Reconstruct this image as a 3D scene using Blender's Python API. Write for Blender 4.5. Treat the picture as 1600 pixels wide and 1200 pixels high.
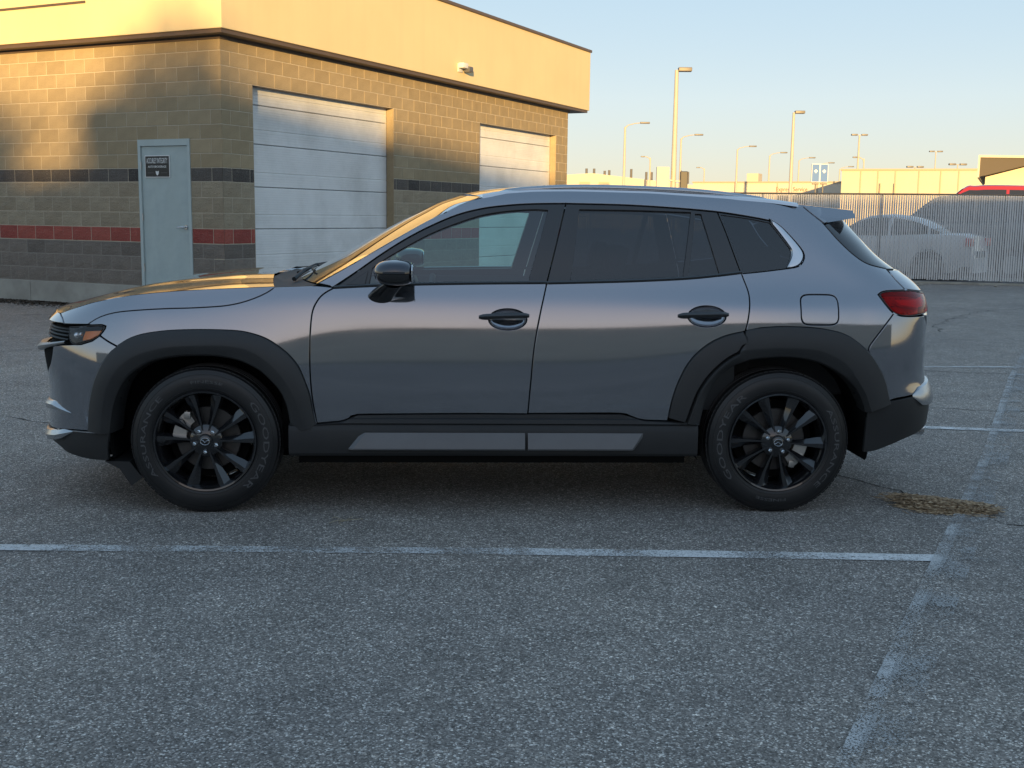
import bpy, bmesh, math, random
import numpy as np
from mathutils import Vector, Matrix, geometry
random.seed(7); rng = np.random.default_rng(7)
R = math.radians
scene = bpy.context.scene
col = scene.collection
for o in list(bpy.data.objects): bpy.data.objects.remove(o)

# ------------------------------------------------------------------ camera
cam = bpy.data.cameras.new('camera'); cam.lens = 40.09; cam.sensor_width = 36; cam.clip_start = .05; cam.clip_end = 4000
camo = bpy.data.objects.new('camera', cam); col.objects.link(camo)
camo.matrix_world = Matrix.Translation((0, 0, 1.455)) @ Matrix.Rotation(math.pi/2 - .14603, 4, 'X') @ Matrix.Rotation(.01227, 4, 'Z')
scene.camera = camo
# ------------------------------------------------------------------ sky, sun, exposure
SUN_EL, SUN_DIR = R(6.0), Vector((.0, -1.0, 0)).normalized()
world = bpy.data.worlds.new('World'); scene.world = world; world.use_nodes = True
wn = world.node_tree.nodes; wl = world.node_tree.links
sky = wn.new('ShaderNodeTexSky'); sky.sky_type = 'NISHITA'; sky.sun_disc = False
sky.sun_elevation = SUN_EL; sky.sun_rotation = math.atan2(SUN_DIR.x, SUN_DIR.y)
sky.altitude = 60; sky.air_density = 1.0; sky.dust_density = .5; sky.ozone_density = 2.6
bg = wn['Background']; bg.inputs['Strength'].default_value = .15
gm = wn.new('ShaderNodeGamma'); gm.inputs[1].default_value = .21          # the soft contrast of a hazy evening sky
hs = wn.new('ShaderNodeHueSaturation'); hs.inputs['Saturation'].default_value = 2.0
wl.new(sky.outputs[0], gm.inputs[0]); wl.new(gm.outputs[0], hs.inputs['Color']); h2 = wn.new('ShaderNodeHueSaturation'); h2.inputs['Saturation'].default_value = 1.10; wl.new(hs.outputs[0], h2.inputs['Color'])
wb = wn.new('ShaderNodeMix'); wb.data_type = 'RGBA'; wb.blend_type = 'MULTIPLY'; wb.inputs[0].default_value = 1; wb.inputs[7].default_value = (1.04, .97, .995, 1)   # white balance
wl.new(h2.outputs[0], wb.inputs[6]); wl.new(wb.outputs[2], bg.inputs['Color'])
sun = bpy.data.lights.new('sun', 'SUN'); sun.energy = 2.05; sun.angle = R(.6); sun.color = (1, .64, .24)
suno = bpy.data.objects.new('sun', sun); col.objects.link(suno)
sd = Vector((SUN_DIR.x*math.cos(SUN_EL), SUN_DIR.y*math.cos(SUN_EL), math.sin(SUN_EL)))
suno.rotation_euler = (-sd).to_track_quat('-Z', 'Y').to_euler(); suno.location = (0, 0, 40)
vs = scene.view_settings; vs.view_transform = 'Standard'; vs.look = 'None'; vs.gamma = 1; vs.exposure = 2.15
vs.use_curve_mapping = False
scene.cycles.max_bounces = 10; scene.cycles.transparent_max_bounces = 16

# ------------------------------------------------------------------ helpers
def tag(o, label=None, cat=None, group=None, kind=None):
    for k, v in (('label', label), ('category', cat), ('group', group), ('kind', kind)):
        if v: o[k] = v
    return o
def empty(name, loc=(0,0,0), rz=0, parent=None):
    o = bpy.data.objects.new(name, None); col.objects.link(o); o.location = loc; o.rotation_euler = (0,0,rz); o.parent = parent; o.empty_display_size = .2
    return o
def link(name, me, mat, parent=None, loc=None, rot=None):
    o = bpy.data.objects.new(name, me); col.objects.link(o); o.parent = parent
    if mat is not None and len(me.materials) == 0:
        for m in (mat if isinstance(mat, (list, tuple)) else [mat]): me.materials.append(m)
    if loc is not None: o.location = loc
    if rot is not None: o.rotation_euler = rot
    return o
def meshdata(name, v, f, smooth=None, normals=None, mi=None):
    me = bpy.data.meshes.new(name); me.from_pydata([tuple(map(float, p)) for p in v], [], [tuple(map(int, q)) for q in f]); 
    if mi is not None: me.polygons.foreach_set('material_index', mi)
    me.update()
    if smooth is not None or normals is not None:
        me.polygons.foreach_set('use_smooth', [True]*len(me.polygons))
        if smooth is not None and smooth < 180: me.set_sharp_from_angle(angle=R(smooth))
    if normals is not None: me.normals_split_custom_set_from_vertices([tuple(map(float, n)) for n in normals])
    return me
class MB:
    """collects simple solids into one mesh"""
    def __init__(s): s.v = []; s.f = []; s.m = []; s.cm = 0
    def add(s, v, f):
        b = len(s.v); s.v += [tuple(map(float, p)) for p in v]; s.f += [tuple(int(i)+b for i in q) for q in f]; s.m += [s.cm]*len(f); return s
    def box(s, a, b, bev=0, M=None):
        x0,y0,z0 = a; x1,y1,z1 = b
        if bev <= 0:
            v = [(x0,y0,z0),(x1,y0,z0),(x1,y1,z0),(x0,y1,z0),(x0,y0,z1),(x1,y0,z1),(x1,y1,z1),(x0,y1,z1)]
            f = [(0,3,2,1),(4,5,6,7),(0,1,5,4),(1,2,6,5),(2,3,7,6),(3,0,4,7)]
        else:
            bm = bmesh.new(); bmesh.ops.create_cube(bm, size=1)
            for p in bm.verts: p.co = Vector(((x0+x1)/2+p.co.x*(x1-x0), (y0+y1)/2+p.co.y*(y1-y0), (z0+z1)/2+p.co.z*(z1-z0)))
            bmesh.ops.bevel(bm, geom=bm.edges[:], offset=bev, segments=2, profile=.6, affect='EDGES')
            v = [p.co.copy() for p in bm.verts]; f = [[q.index for q in p.verts] for p in bm.faces]; bm.free()
        if M is not None: v = [M @ Vector(p) for p in v]
        return s.add(v, f)
    def tube(s, pts, rad, n=8, cap=True, sq=1.0):
        pts = [Vector(p) for p in pts]; rings = []
        rad = rad if isinstance(rad, (list, tuple)) else [rad]*len(pts)
        up = None
        for i, p in enumerate(pts):
            t = (pts[min(i+1, len(pts)-1)] - pts[max(i-1, 0)]).normalized()
            if up is None:
                up = Vector((0,0,1)) if abs(t.z) < .9 else Vector((1,0,0))
            a = t.cross(up).normalized(); b = a.cross(t).normalized(); up = b
            rings.append([p + (a*math.cos(2*math.pi*k/n) + b*sq*math.sin(2*math.pi*k/n))*rad[i] for k in range(n)])
        v = [q for r in rings for q in r]; f = []
        for i in range(len(rings)-1):
            for k in range(n): f.append((i*n+k, i*n+(k+1) % n, (i+1)*n+(k+1) % n, (i+1)*n+k))
        if cap: f.append(tuple(range(n))[::-1]); f.append(tuple((len(rings)-1)*n+k for k in range(n)))
        return s.add(v, f)
    def lathe(s, prof, n=48, axis='y', closed=False):
        """prof: list of (r, h)"""
        v = []; m = len(prof)
        for k in range(n):
            a = 2*math.pi*k/n; c, q = math.cos(a), math.sin(a)
            for r, h in prof:
                v.append((r*c, h, r*q) if axis == 'y' else (r*c, r*q, h))
        f = []
        for k in range(n):
            for i in range(m if closed else m-1):
                j = (i+1) % m
                f.append((k*m+i, k*m+j, ((k+1) % n)*m+j, ((k+1) % n)*m+i))
        return s.add(v, f)
    def prism(s, poly, h0, h1, fn, bev=0):
        """poly 2d outline, extruded; fn(u,v,h)->xyz"""
        n = len(poly); v = [fn(u, w, h0) for u, w in poly] + [fn(u, w, h1) for u, w in poly]
        f = [tuple(range(n))[::-1], tuple(range(n, 2*n))] + [(i, (i+1) % n, n+(i+1) % n, n+i) for i in range(n)]
        return s.add(v, f)
    def build(s, name, mat, parent=None, smooth=None, loc=None, rot=None):
        return link(name, meshdata(name, s.v, s.f, smooth, mi=s.m if any(s.m) else None), mat, parent, loc, rot)
def copy_tree(o, parent=None):
    c = o.copy(); col.objects.link(c); c.parent = parent
    for ch in list(o.children): copy_tree(ch, c)
    return c
def grid_mesh(name, A, mat, parent=None, smooth=180, flip=False, normals=None):
    n, m = A.shape[:2]; f = []
    for i in range(n-1):
        for j in range(m-1):
            q = (i*m+j, i*m+j+1, (i+1)*m+j+1, (i+1)*m+j); f.append(q[::-1] if flip else q)
    return link(name, meshdata(name, A.reshape(-1, 3), f, smooth, normals), mat, parent)
def smoothpoly(pts, step=.02, closed=False):
    """Catmull-Rom through pts, resampled"""
    P_ = [np.array(p, float) for p in pts]
    if len(P_) == 2:
        n = max(1, int(np.linalg.norm(P_[1]-P_[0])/step)); return [P_[0]+(P_[1]-P_[0])*i/n for i in range(n+1)]
    out = []
    for i in range(len(P_)-1):
        p0 = P_[i-1] if i > 0 else 2*P_[0]-P_[1]; p1, p2 = P_[i], P_[i+1]; p3 = P_[i+2] if i+2 < len(P_) else 2*P_[-1]-P_[-2]
        n = max(1, int(math.ceil(np.linalg.norm(p2-p1)/step)))
        for k in range(n):
            t = k/n; out.append(.5*((2*p1)+(-p0+p2)*t+(2*p0-5*p1+4*p2-p3)*t*t+(-p0+3*p1-3*p2+p3)*t**3))
    out.append(P_[-1]); return out
def resample(pts, n):
    A = np.array(pts, float); d = np.concatenate([[0], np.cumsum(np.linalg.norm(np.diff(A, axis=0), axis=1))]); t = np.linspace(0, d[-1], n)
    return np.stack([np.interp(t, d, A[:, k]) for k in range(A.shape[1])], 1)

# ------------------------------------------------------------------ materials
MATS = {}
def principled(name, color=(.5,.5,.5), rough=.5, metal=0, coat=0, spec=.5, **kw):
    if name in MATS: return MATS[name]
    m = bpy.data.materials.new(name); m.use_nodes = True; b = m.node_tree.nodes['Principled BSDF']
    b.inputs['Base Color'].default_value = (*color, 1); b.inputs['Roughness'].default_value = rough; b.inputs['Metallic'].default_value = metal
    b.inputs['Coat Weight'].default_value = coat; b.inputs['Specular IOR Level'].default_value = spec; b.inputs['Coat Roughness'].default_value = kw.get('crough', .03)
    if 'emit' in kw: b.inputs['Emission Color'].default_value = (*kw['emit'], 1); b.inputs['Emission Strength'].default_value = kw.get('estr', 1)
    MATS[name] = m; return m
class NT:
    def __init__(s, m): s.t = m.node_tree; s.n = s.t.nodes; s.l = s.t.links; s.b = s.n['Principled BSDF']
    def new(s, ty, **kw):
        x = s.n.new(ty)
        for k, v in kw.items():
            if hasattr(x, k): setattr(x, k, v)
            else: x.inputs[k.replace('_', ' ')].default_value = v
        return x
    def coord(s, which='Object'): return s.n.new('ShaderNodeTexCoord').outputs[which]
    def noise(s, vec, scale, detail=4, rough=.55, dist=0):
        x = s.n.new('ShaderNodeTexNoise'); x.inputs['Scale'].default_value = scale; x.inputs['Detail'].default_value = detail; x.inputs['Roughness'].default_value = rough; x.inputs['Distortion'].default_value = dist
        s.l.new(vec, x.inputs['Vector']); return x.outputs['Fac']
    def ramp(s, fac, stops):
        x = s.n.new('ShaderNodeValToRGB'); e = x.color_ramp.elements
        while len(e) < len(stops): e.new(.5)
        for q, (p, c) in zip(e, stops): q.position = p; q.color = (*c, 1) if isinstance(c, tuple) else (c, c, c, 1)
        s.l.new(fac, x.inputs[0]); return x.outputs[0]
    def mix(s, fac, a, b, mode='MIX'):
        x = s.n.new('ShaderNodeMix'); x.data_type = 'RGBA'; x.blend_type = mode
        for sock, v in ((x.inputs[0], fac), (x.inputs[6], a), (x.inputs[7], b)):
            if hasattr(v, 'node'): s.l.new(v, sock)
            else: sock.default_value = v if not isinstance(v, tuple) else (*v, 1)
        return x.outputs[2]
    def math(s, op, a, b=0.0, clamp=False):
        x = s.n.new('ShaderNodeMath'); x.operation = op; x.use_clamp = clamp
        for sock, v in ((x.inputs[0], a), (x.inputs[1], b)):
            if hasattr(v, 'node'): s.l.new(v, sock)
            else: sock.default_value = v
        return x.outputs[0]
    def bump(s, h, strength=.3, dist=.01, normal=None):
        x = s.n.new('ShaderNodeBump'); x.inputs['Strength'].default_value = strength; x.inputs['Distance'].default_value = dist
        s.l.new(h, x.inputs['Height']); s.l.new(x.outputs[0], s.b.inputs['Normal']); return x
    def base(s, c): s.l.new(c, s.b.inputs['Base Color'])
    def rough(s, c): s.l.new(c, s.b.inputs['Roughness'])
    def rnd(s): return s.n.new('ShaderNodeObjectInfo').outputs['Random']

def worn(name, color, rough, var=.12, scale=3, bump=.05, bscale=200, bdist=.002, metal=0, coat=0, dirt=None, dscale=1.2):
    """a painted or plastic surface with slight mottling"""
    if name in MATS: return MATS[name]
    m = principled(name, color, rough, metal, coat); t = NT(m); co = t.coord()
    n = t.noise(co, scale, 5, .6)
    lo = tuple(c*(1-var) for c in color); hi = tuple(min(1, c*(1+var)) for c in color)
    c = t.ramp(n, [(.3, lo), (.7, hi)])
    if dirt:
        d = t.ramp(t.noise(co, dscale, 6, .65), [(.45, 0.0), (.75, 1.0)]); c = t.mix(t.math('MULTIPLY', d, .55), c, dirt)
    t.base(c)
    t.rough(t.math('ADD', t.math('MULTIPLY', n, .18), rough-.09))
    if bump: t.bump(t.noise(co, bscale, 3), bump, bdist)
    return m
def glassmat(name, tint, f0=.05, rough=.0, body=None, bodyfac=0.0, gain=1.7):
    """thin glazing: tinted see-through sheet with a Fresnel reflection"""
    m = bpy.data.materials.new(name); m.use_nodes = True; n = m.node_tree.nodes; l = m.node_tree.links; n.remove(n['Principled BSDF'])
    tr = n.new('ShaderNodeBsdfTransparent'); tr.inputs[0].default_value = (*tint, 1)
    gl = n.new('ShaderNodeBsdfGlossy'); gl.inputs['Roughness'].default_value = rough; gl.inputs[0].default_value = (1,1,1,1)
    fr = n.new('ShaderNodeFresnel'); fr.inputs[0].default_value = 1.5
    ad = n.new('ShaderNodeMath'); ad.operation = 'MULTIPLY_ADD'; ad.inputs[1].default_value = gain; ad.inputs[2].default_value = f0 - .04; ad.use_clamp = True
    l.new(fr.outputs[0], ad.inputs[0])
    mx = n.new('ShaderNodeMixShader'); l.new(ad.outputs[0], mx.inputs[0])
    if body:
        df = n.new('ShaderNodeBsdfDiffuse'); df.inputs[0].default_value = (*body, 1)
        m2 = n.new('ShaderNodeMixShader'); m2.inputs[0].default_value = bodyfac; l.new(tr.outputs[0], m2.inputs[1]); l.new(df.outputs[0], m2.inputs[2]); l.new(m2.outputs[0], mx.inputs[1])
    else: l.new(tr.outputs[0], mx.inputs[1])
    l.new(gl.outputs[0], mx.inputs[2]); l.new(mx.outputs[0], n['Material Output'].inputs[0]); MATS[name] = m; return m

# car paint: metallic slate with flakes under clear coat
M_paint = principled('slate_metallic_paint', (.29, .296, .322), .1, .9, 1.0, crough=.02)
t = NT(M_paint); co = t.coord()
v_ = t.n.new('ShaderNodeTexVoronoi'); v_.inputs['Scale'].default_value = 900; t.l.new(co, v_.inputs['Vector'])
c_ = t.n.new('ShaderNodeSeparateColor'); t.l.new(v_.outputs['Color'], c_.inputs[0])
t.base(t.mix(c_.outputs[0], (.276, .282, .307), (.306, .312, .340)))
dust = t.ramp(t.noise(co, 2.2, 6, .6), [(.35, .06), (.75, .10)]); t.rough(dust)
M_blk = worn('black_textured_plastic', (.012, .0125, .0135), .60, .15, 6, .25, 900, .0006, dirt=(.026,.025,.024), dscale=2.0)
M_blkl = worn('grey_textured_plastic', (.021, .0215, .0225), .52, .12, 6, .22, 900, .0006, dirt=(.036,.035,.033), dscale=2.0)
M_gloss = principled('gloss_black_trim', (.010, .010, .011), .12, 0, .8)
M_pillar = principled('satin_black_pillar', (.024, .022, .022), .22, 0, .5, crough=.12)
M_dark = principled('underbody_black', (.008, .008, .008), .9, 0, 0, .1)
M_cap = principled('gloss_dark_mirror_cap', (.020, .026, .040), .08, .2, 1.0)
M_seal = principled('rubber_seal', (.010, .010, .010), .55, 0, 0, .3)
M_chrome = principled('satin_chrome', (.62, .63, .65), .18, 1.0)
M_disc = worn('dull_brake_steel', (.085, .082, .080), .5, .2, 12, .1, 300, .0004, metal=.7)
M_bright = principled('bright_metal_trim', (.45, .46, .48), .26, 1.0)
M_satin = principled('satin_grey_trim', (.22, .225, .235), .30, .9)
M_sill = worn('grey_sill_plastic', (.105, .106, .110), .34, .08, 6, .12, 900, .0005)
M_steel = worn('bare_steel', (.50, .48, .45), .40, .2, 12, .1, 300, .0004, metal=1.0)
M_rim = principled('gloss_black_wheel', (.016, .016, .018), .14, .3, 1.0, crough=.03)
M_rubber = worn('tyre_rubber', (.010, .010, .011), .44, .2, 5, .2, 500, .0006, dirt=(.026,.025,.024), dscale=3)
M_letter = principled('raised_tyre_lettering', (.075, .075, .078), .5)
M_glass = glassmat('green_tinted_glass', (.66, .90, .86), .075)
M_glassf = glassmat('windscreen_glass', (.66, .80, .78), .07)
M_glassd = glassmat('dark_privacy_glass', (.13, .145, .17), .06, gain=1.4)
M_cabin = worn('charcoal_cabin_trim', (.030, .032, .034), .6, .15, 8, .1, 400, .0005)
M_seat = worn('grey_seat_fabric', (.07, .072, .075), .85, .15, 10, .3, 600, .001)
M_lens = glassmat('clear_lamp_lens', (.95, .96, .97), .04, gain=1.0)
M_redlens = glassmat('red_lamp_lens', (.95, .07, .06), .01, body=(.62, .012, .012), bodyfac=.25, gain=.9)
M_amber = principled('amber_reflector', (.95, .27, .03), .25, 0, .6)
M_red = principled('red_lamp_core', (.80, .04, .03), .25, 0, .7)
M_mirror = principled('mirror_glass', (.88, .89, .90), .01, 1.0)
M_white = principled('white_print', (.75, .75, .73), .5)

# traced outlines of the SUV in body coordinates (along the flank, height)
F = {
'fd_front': [(-0.786,1.102),(-0.825,1.08),(-0.856,1.05),(-0.883,0.995),(-0.893,0.911),(-0.896,0.816),(-0.895,0.696),(-0.886,0.574),(-0.867,0.45)],
'b_gap': [(0.346,1.514),(0.294,1.315),(0.246,1.134),(0.213,0.991),(0.184,0.822),(0.168,0.639),(0.157,0.5)],
'b_gap_lo': [(0.157,0.5),(0.146,0.327)],
'rd_rear': [(1.107,1.49),(1.14,1.398),(1.177,1.282),(1.209,1.186),(1.233,1.108),(1.234,1.05),(1.223,0.966),(1.211,0.915)],
'rd_clad': [(1.211,0.915),(1.203,0.875),(1.177,0.817)],
'rd_cladgap': [(1.177,0.817),(1.117,0.782),(1.046,0.717),(0.988,0.632),(0.955,0.545),(0.928,0.456)],
'fd_bot': [(-0.867,0.45),(-0.804,0.456),(-0.744,0.463),(-0.707,0.478),(-0.671,0.494),(-0.429,0.498),(-0.136,0.501),(0.157,0.5)],
'rd_bot': [(0.164,0.502),(0.388,0.504),(0.61,0.505),(0.666,0.49),(0.723,0.473),(0.847,0.468)],
'rarch_out_f': [(0.847,0.471),(0.867,0.581),(0.9,0.681),(0.947,0.768),(1.018,0.839),(1.102,0.886),(1.211,0.915)],
'rarch_out_r': [(1.201,0.917),(1.285,0.931),(1.384,0.938),(1.497,0.936),(1.584,0.929),(1.671,0.912),(1.73,0.888),(1.789,0.846),(1.837,0.797),(1.873,0.739),(1.905,0.675),(1.928,0.602),(1.936,0.573)],
'rarch_mid': [(0.942,0.483),(0.963,0.57),(0.999,0.649),(1.053,0.721),(1.114,0.778),(1.183,0.814),(1.245,0.828),(1.386,0.837),(1.529,0.831),(1.616,0.81),(1.706,0.761),(1.769,0.689),(1.816,0.617),(1.842,0.552)],
'rarch_in': [(1.002,0.436),(1.012,0.501),(1.03,0.585),(1.073,0.671),(1.13,0.729),(1.192,0.761),(1.263,0.781),(1.388,0.791),(1.49,0.785),(1.59,0.761),(1.679,0.716),(1.741,0.669),(1.787,0.614),(1.82,0.543),(1.83,0.498)],
'farch_out': [(-1.864,0.397),(-1.857,0.515),(-1.835,0.621),(-1.801,0.714),(-1.766,0.783),(-1.736,0.824),(-1.699,0.858),(-1.649,0.881),(-1.576,0.893),(-1.465,0.899),(-1.353,0.9),(-1.242,0.896),(-1.176,0.885),(-1.109,0.863),(-1.053,0.83),(-0.998,0.786),(-0.953,0.73),(-0.921,0.656),(-0.899,0.587),(-0.884,0.507),(-0.868,0.435)],
'farch_mid': [(-1.807,0.404),(-1.801,0.497),(-1.784,0.591),(-1.75,0.684),(-1.705,0.753),(-1.647,0.793),(-1.574,0.813),(-1.463,0.822),(-1.352,0.825),(-1.264,0.821),(-1.186,0.804),(-1.12,0.769),(-1.059,0.718),(-1.01,0.656),(-0.972,0.587),(-0.946,0.507),(-0.93,0.434)],
'farch_in': [(-1.781,0.406),(-1.771,0.5),(-1.756,0.57),(-1.731,0.639),(-1.7,0.691),(-1.662,0.731),(-1.619,0.758),(-1.529,0.775),(-1.441,0.78),(-1.352,0.779),(-1.263,0.766),(-1.197,0.744),(-1.131,0.707),(-1.077,0.656),(-1.033,0.599),(-1.007,0.53),(-0.992,0.434)],
'bump_fender': [(-1.807,0.866),(-1.774,0.839),(-1.74,0.815)],
'headlamp': [(-1.955,0.898),(-1.856,0.912),(-1.809,0.916),(-1.794,0.911),(-1.793,0.899),(-1.805,0.866),(-1.834,0.838),(-1.877,0.819),(-1.925,0.82)],
'bump_low': [(-2.235,0.332),(-1.94,0.391),(-1.876,0.395),(-1.782,0.399)],
'bump_bot': [(-2.219,0.312),(-2.085,0.287),(-2.019,0.262),(-1.886,0.252),(-1.797,0.256)],
'fog1': [(-2.256,0.454),(-2.255,0.477),(-2.089,0.496),(-2.0,0.491),(-1.956,0.474)],
'fog2': [(-2.175,0.328),(-2.047,0.365),(-1.935,0.39),(-1.947,0.356),(-1.992,0.329),(-2.064,0.329)],
'hood_shut': [(-1.868,0.916),(-1.845,0.943),(-1.815,0.963),(-1.764,0.98),(-1.676,0.992),(-1.58,0.999),(-1.469,1.003),(-1.357,1.01),(-1.29,1.017),(-1.224,1.031),(-1.157,1.054),(-1.103,1.08),(-1.07,1.103)],
'hood_crease': [(-2.094,0.951),(-1.993,0.99),(-1.913,1.019),(-1.803,1.046),(-1.696,1.065),(-1.531,1.081),(-1.363,1.092),(-1.194,1.101),(-1.071,1.107)],
'hood_front': [(-2.108,0.949),(-2.037,0.93),(-1.996,0.908),(-1.868,0.916)],
'fender_top': [(-1.07,1.105),(-0.969,1.109),(-0.868,1.113),(-0.769,1.108)],
'dlo_top': [(-0.786,1.102),(-0.674,1.183),(-0.554,1.268),(-0.434,1.344),(-0.312,1.408),(-0.189,1.46),(-0.066,1.492),(0.059,1.509),(0.183,1.518),(0.346,1.522)],
'dlo_top2': [(0.343,1.522),(0.644,1.518),(0.895,1.506),(1.107,1.49),(1.272,1.467),(1.372,1.449)],
'dlo_rear': [(1.369,1.455),(1.42,1.42),(1.473,1.364),(1.513,1.315),(1.529,1.284),(1.521,1.252),(1.493,1.227),(1.435,1.216)],
'belt_f': [(-0.786,1.102),(-0.612,1.112),(-0.395,1.121),(-0.066,1.129),(0.246,1.134)],
'belt_r': [(0.239,1.132),(0.631,1.145),(0.916,1.16),(1.09,1.177),(1.209,1.192)],
'belt_q': [(1.206,1.189),(1.318,1.201),(1.435,1.216)],
'glass_f_top': [(-0.599,1.198),(-0.554,1.232),(-0.433,1.305),(-0.312,1.369),(-0.189,1.419),(-0.066,1.459),(0.058,1.48),(0.183,1.489),(0.254,1.487)],
'glass_f_rear': [(0.254,1.487),(0.205,1.315),(0.154,1.144)],
'glass_f_bot': [(0.154,1.144),(-0.395,1.13),(-0.615,1.123)],
'glass_r': [(0.417,1.492),(0.693,1.491),(0.97,1.485)],
'glass_r2': [(0.916,1.176),(0.631,1.163),(0.366,1.152)],
'glass_v': [(0.997,1.477),(1.022,1.476),(1.097,1.188),(0.948,1.18)],
'glass_q': [(1.127,1.474),(1.271,1.456),(1.366,1.438)],
'glass_q2': [(1.366,1.438),(1.416,1.37),(1.459,1.31)],
'glass_q3': [(1.459,1.31),(1.457,1.279),(1.433,1.222)],
'glass_q4': [(1.433,1.222),(1.316,1.207),(1.223,1.197)],
'fuel': [(1.481,1.093),(1.67,0.951)],
'ap_edge': [(-0.865,1.124),(-0.735,1.197),(-0.615,1.267),(-0.507,1.331),(-0.349,1.421),(-0.239,1.477),(-0.165,1.515),(-0.065,1.549),(0.06,1.578)],
'rglass_seam': [(1.637,1.434),(1.7,1.356),(1.778,1.282),(1.85,1.24),(1.973,1.215)],
'rglass_in': [(1.915,1.468),(1.895,1.437),(1.922,1.352),(1.95,1.257),(1.976,1.217)],
'tail': [(1.873,1.095),(1.892,1.108),(1.935,1.114),(2.055,1.115),(2.188,1.099)],
'tail2': [(2.113,0.992),(2.022,0.989),(1.968,0.995),(1.932,1.012),(1.9,1.051),(1.873,1.095)],
'tailgate_seam': [(1.961,1.212),(1.984,1.168),(2.028,1.117)],
'rb_seam': [(1.939,1.005),(1.886,0.934),(1.825,0.843)],
'rb_low': [(1.819,0.547),(1.917,0.574),(2.056,0.594)],
'rb_bot': [(1.82,0.31),(1.88,0.318),(1.937,0.338),(2.023,0.37),(2.123,0.394),(2.191,0.408)],
'rocker_top': [(-0.913,0.444),(-0.865,0.446),(-0.623,0.448),(0.146,0.446)],
'roc_in': [(-0.726,0.394),(-0.617,0.407),(0.147,0.409),(0.143,0.333),(-0.679,0.338)],
'roc_in2': [(0.156,0.409),(0.737,0.411),(0.684,0.34),(0.155,0.333)],
'roc_bot': [(-0.843,0.289),(0.136,0.295)],
'roc_end': [(0.928,0.456),(0.996,0.459),(0.991,0.322),(0.911,0.296)],
'crease_q': [(1.231,1.051),(1.486,1.05),(1.703,1.054)],
'roof_edge': [(0.145,1.574),(0.397,1.587),(0.777,1.582),(1.155,1.56),(1.398,1.533)],
'roof_edge2': [(1.364,1.55),(1.429,1.538),(1.529,1.526)],
'roof_edge0': [(-0.065,1.549),(0.06,1.573),(0.186,1.58),(0.312,1.584)],
}
# ------------------------------------------------------------------ ground
M_asph = principled('asphalt', (.07,.07,.07), .88, spec=.35); t = NT(M_asph); co = t.coord()
v1 = t.new('ShaderNodeTexVoronoi'); v1.inputs['Scale'].default_value = 175; t.l.new(co, v1.inputs['Vector'])
v2 = t.new('ShaderNodeTexVoronoi'); v2.inputs['Scale'].default_value = 85; t.l.new(co, v2.inputs['Vector'])
sep = t.new('ShaderNodeSeparateColor'); t.l.new(v1.outputs['Color'], sep.inputs[0]); sep2 = t.new('ShaderNodeSeparateColor'); t.l.new(v2.outputs['Color'], sep2.inputs[0])
g1 = t.ramp(sep.outputs[0], [(0, (.112,.101,.091)), (.40, (.220,.200,.180)), (.80, (.315,.287,.260)), (.92, (.52,.485,.445)), (1, (.82,.78,.72))])
g2 = t.ramp(sep2.outputs[1], [(0, (.72,.72,.72)), (.7, (1,1,1)), (.95, (1.0,1.0,1.0)), (1, (1.7,1.66,1.6))])
mult = t.mix(1.0, g1, g2, 'MULTIPLY')
big = t.ramp(t.noise(co, .35, 6, .6), [(.28, (.74,.74,.76)), (.72, (1.22,1.20,1.16))]); mid = t.ramp(t.noise(co, 3.2, 5, .6), [(.3, (.86,.86,.86)), (.72, (1.12,1.12,1.12))])
c = t.mix(1.0, t.mix(1.0, mult, big, 'MULTIPLY'), mid, 'MULTIPLY')
st = t.ramp(t.noise(co, 1.1, 3, .5, .6), [(.70, 0.0), (.78, 1.0)]); c = t.mix(t.math('MULTIPLY', st, .35), c, (.03,.031,.033))
oil = t.ramp(t.noise(co, .9, 2, .4, .3), [(.70, 0.0), (.76, 1.0)]); c = t.mix(t.math('MULTIPLY', oil, .45), c, (.035,.034,.034))
t.base(c); t.bump(t.math('ADD', t.math('MULTIPLY', v1.outputs['Distance'], -1.0), t.math('MULTIPLY', v2.outputs['Distance'], -.8)),   .5, .004)
t.rough(t.ramp(sep.outputs[2], [(0, .75), (1, .95)]))
m_ = MB(); 
def sheet(mb, x0, y0, x1, y1, nx, ny, z=0.0):
    xs = np.linspace(x0, x1, nx+1); ys = np.linspace(y0, y1, ny+1); v = [(x, y, z) for y in ys for x in xs]; f = [(j*(nx+1)+i, j*(nx+1)+i+1, (j+1)*(nx+1)+i+1, (j+1)*(nx+1)+i) for j in range(ny) for i in range(nx)]; mb.add(v, f)
sheet(m_, -1500, -600, 1500, 2400, 30, 30)
tag(m_.build('ground', M_asph), kind='structure')

# painted markings: worn so that the asphalt shows through
def paint_mat(name, wear, tone=.62):
    m = bpy.data.materials.new(name); m.use_nodes = True; t = NT(m); co = t.coord(); b = t.b; b.inputs['Roughness'].default_value = .8
    n1 = t.noise(co, 130, 3, .7); n2 = t.noise(co, 3.0, 5, .65)
    a = t.ramp(t.math('ADD', t.math('MULTIPLY', n1, .75), t.math('MULTIPLY', n2, .55)), [(wear-.05, 0.0), (wear+.05, 1.0)])
    t.base(t.ramp(t.noise(co, 40, 3), [(.3, (tone*.75, tone*.76, tone*.76)), (.7, (tone, tone, tone*.98))]))
    tr = t.n.new('ShaderNodeBsdfTransparent'); mx = t.n.new('ShaderNodeMixShader'); t.l.new(a, mx.inputs[0]); t.l.new(tr.outputs[0], mx.inputs[1]); t.l.new(b.outputs[0], mx.inputs[2]); t.l.new(mx.outputs[0], t.n['Material Output'].inputs[0]); return m
M_line = paint_mat('worn_white_line_paint', .615, .75); M_line2 = paint_mat('very_worn_line_paint', .715, .42); M_line3 = paint_mat('faded_line_paint', .65, .66)
STRIPES = [0]
M_diag = paint_mat('thin_worn_line_paint', .66, .52)
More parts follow.
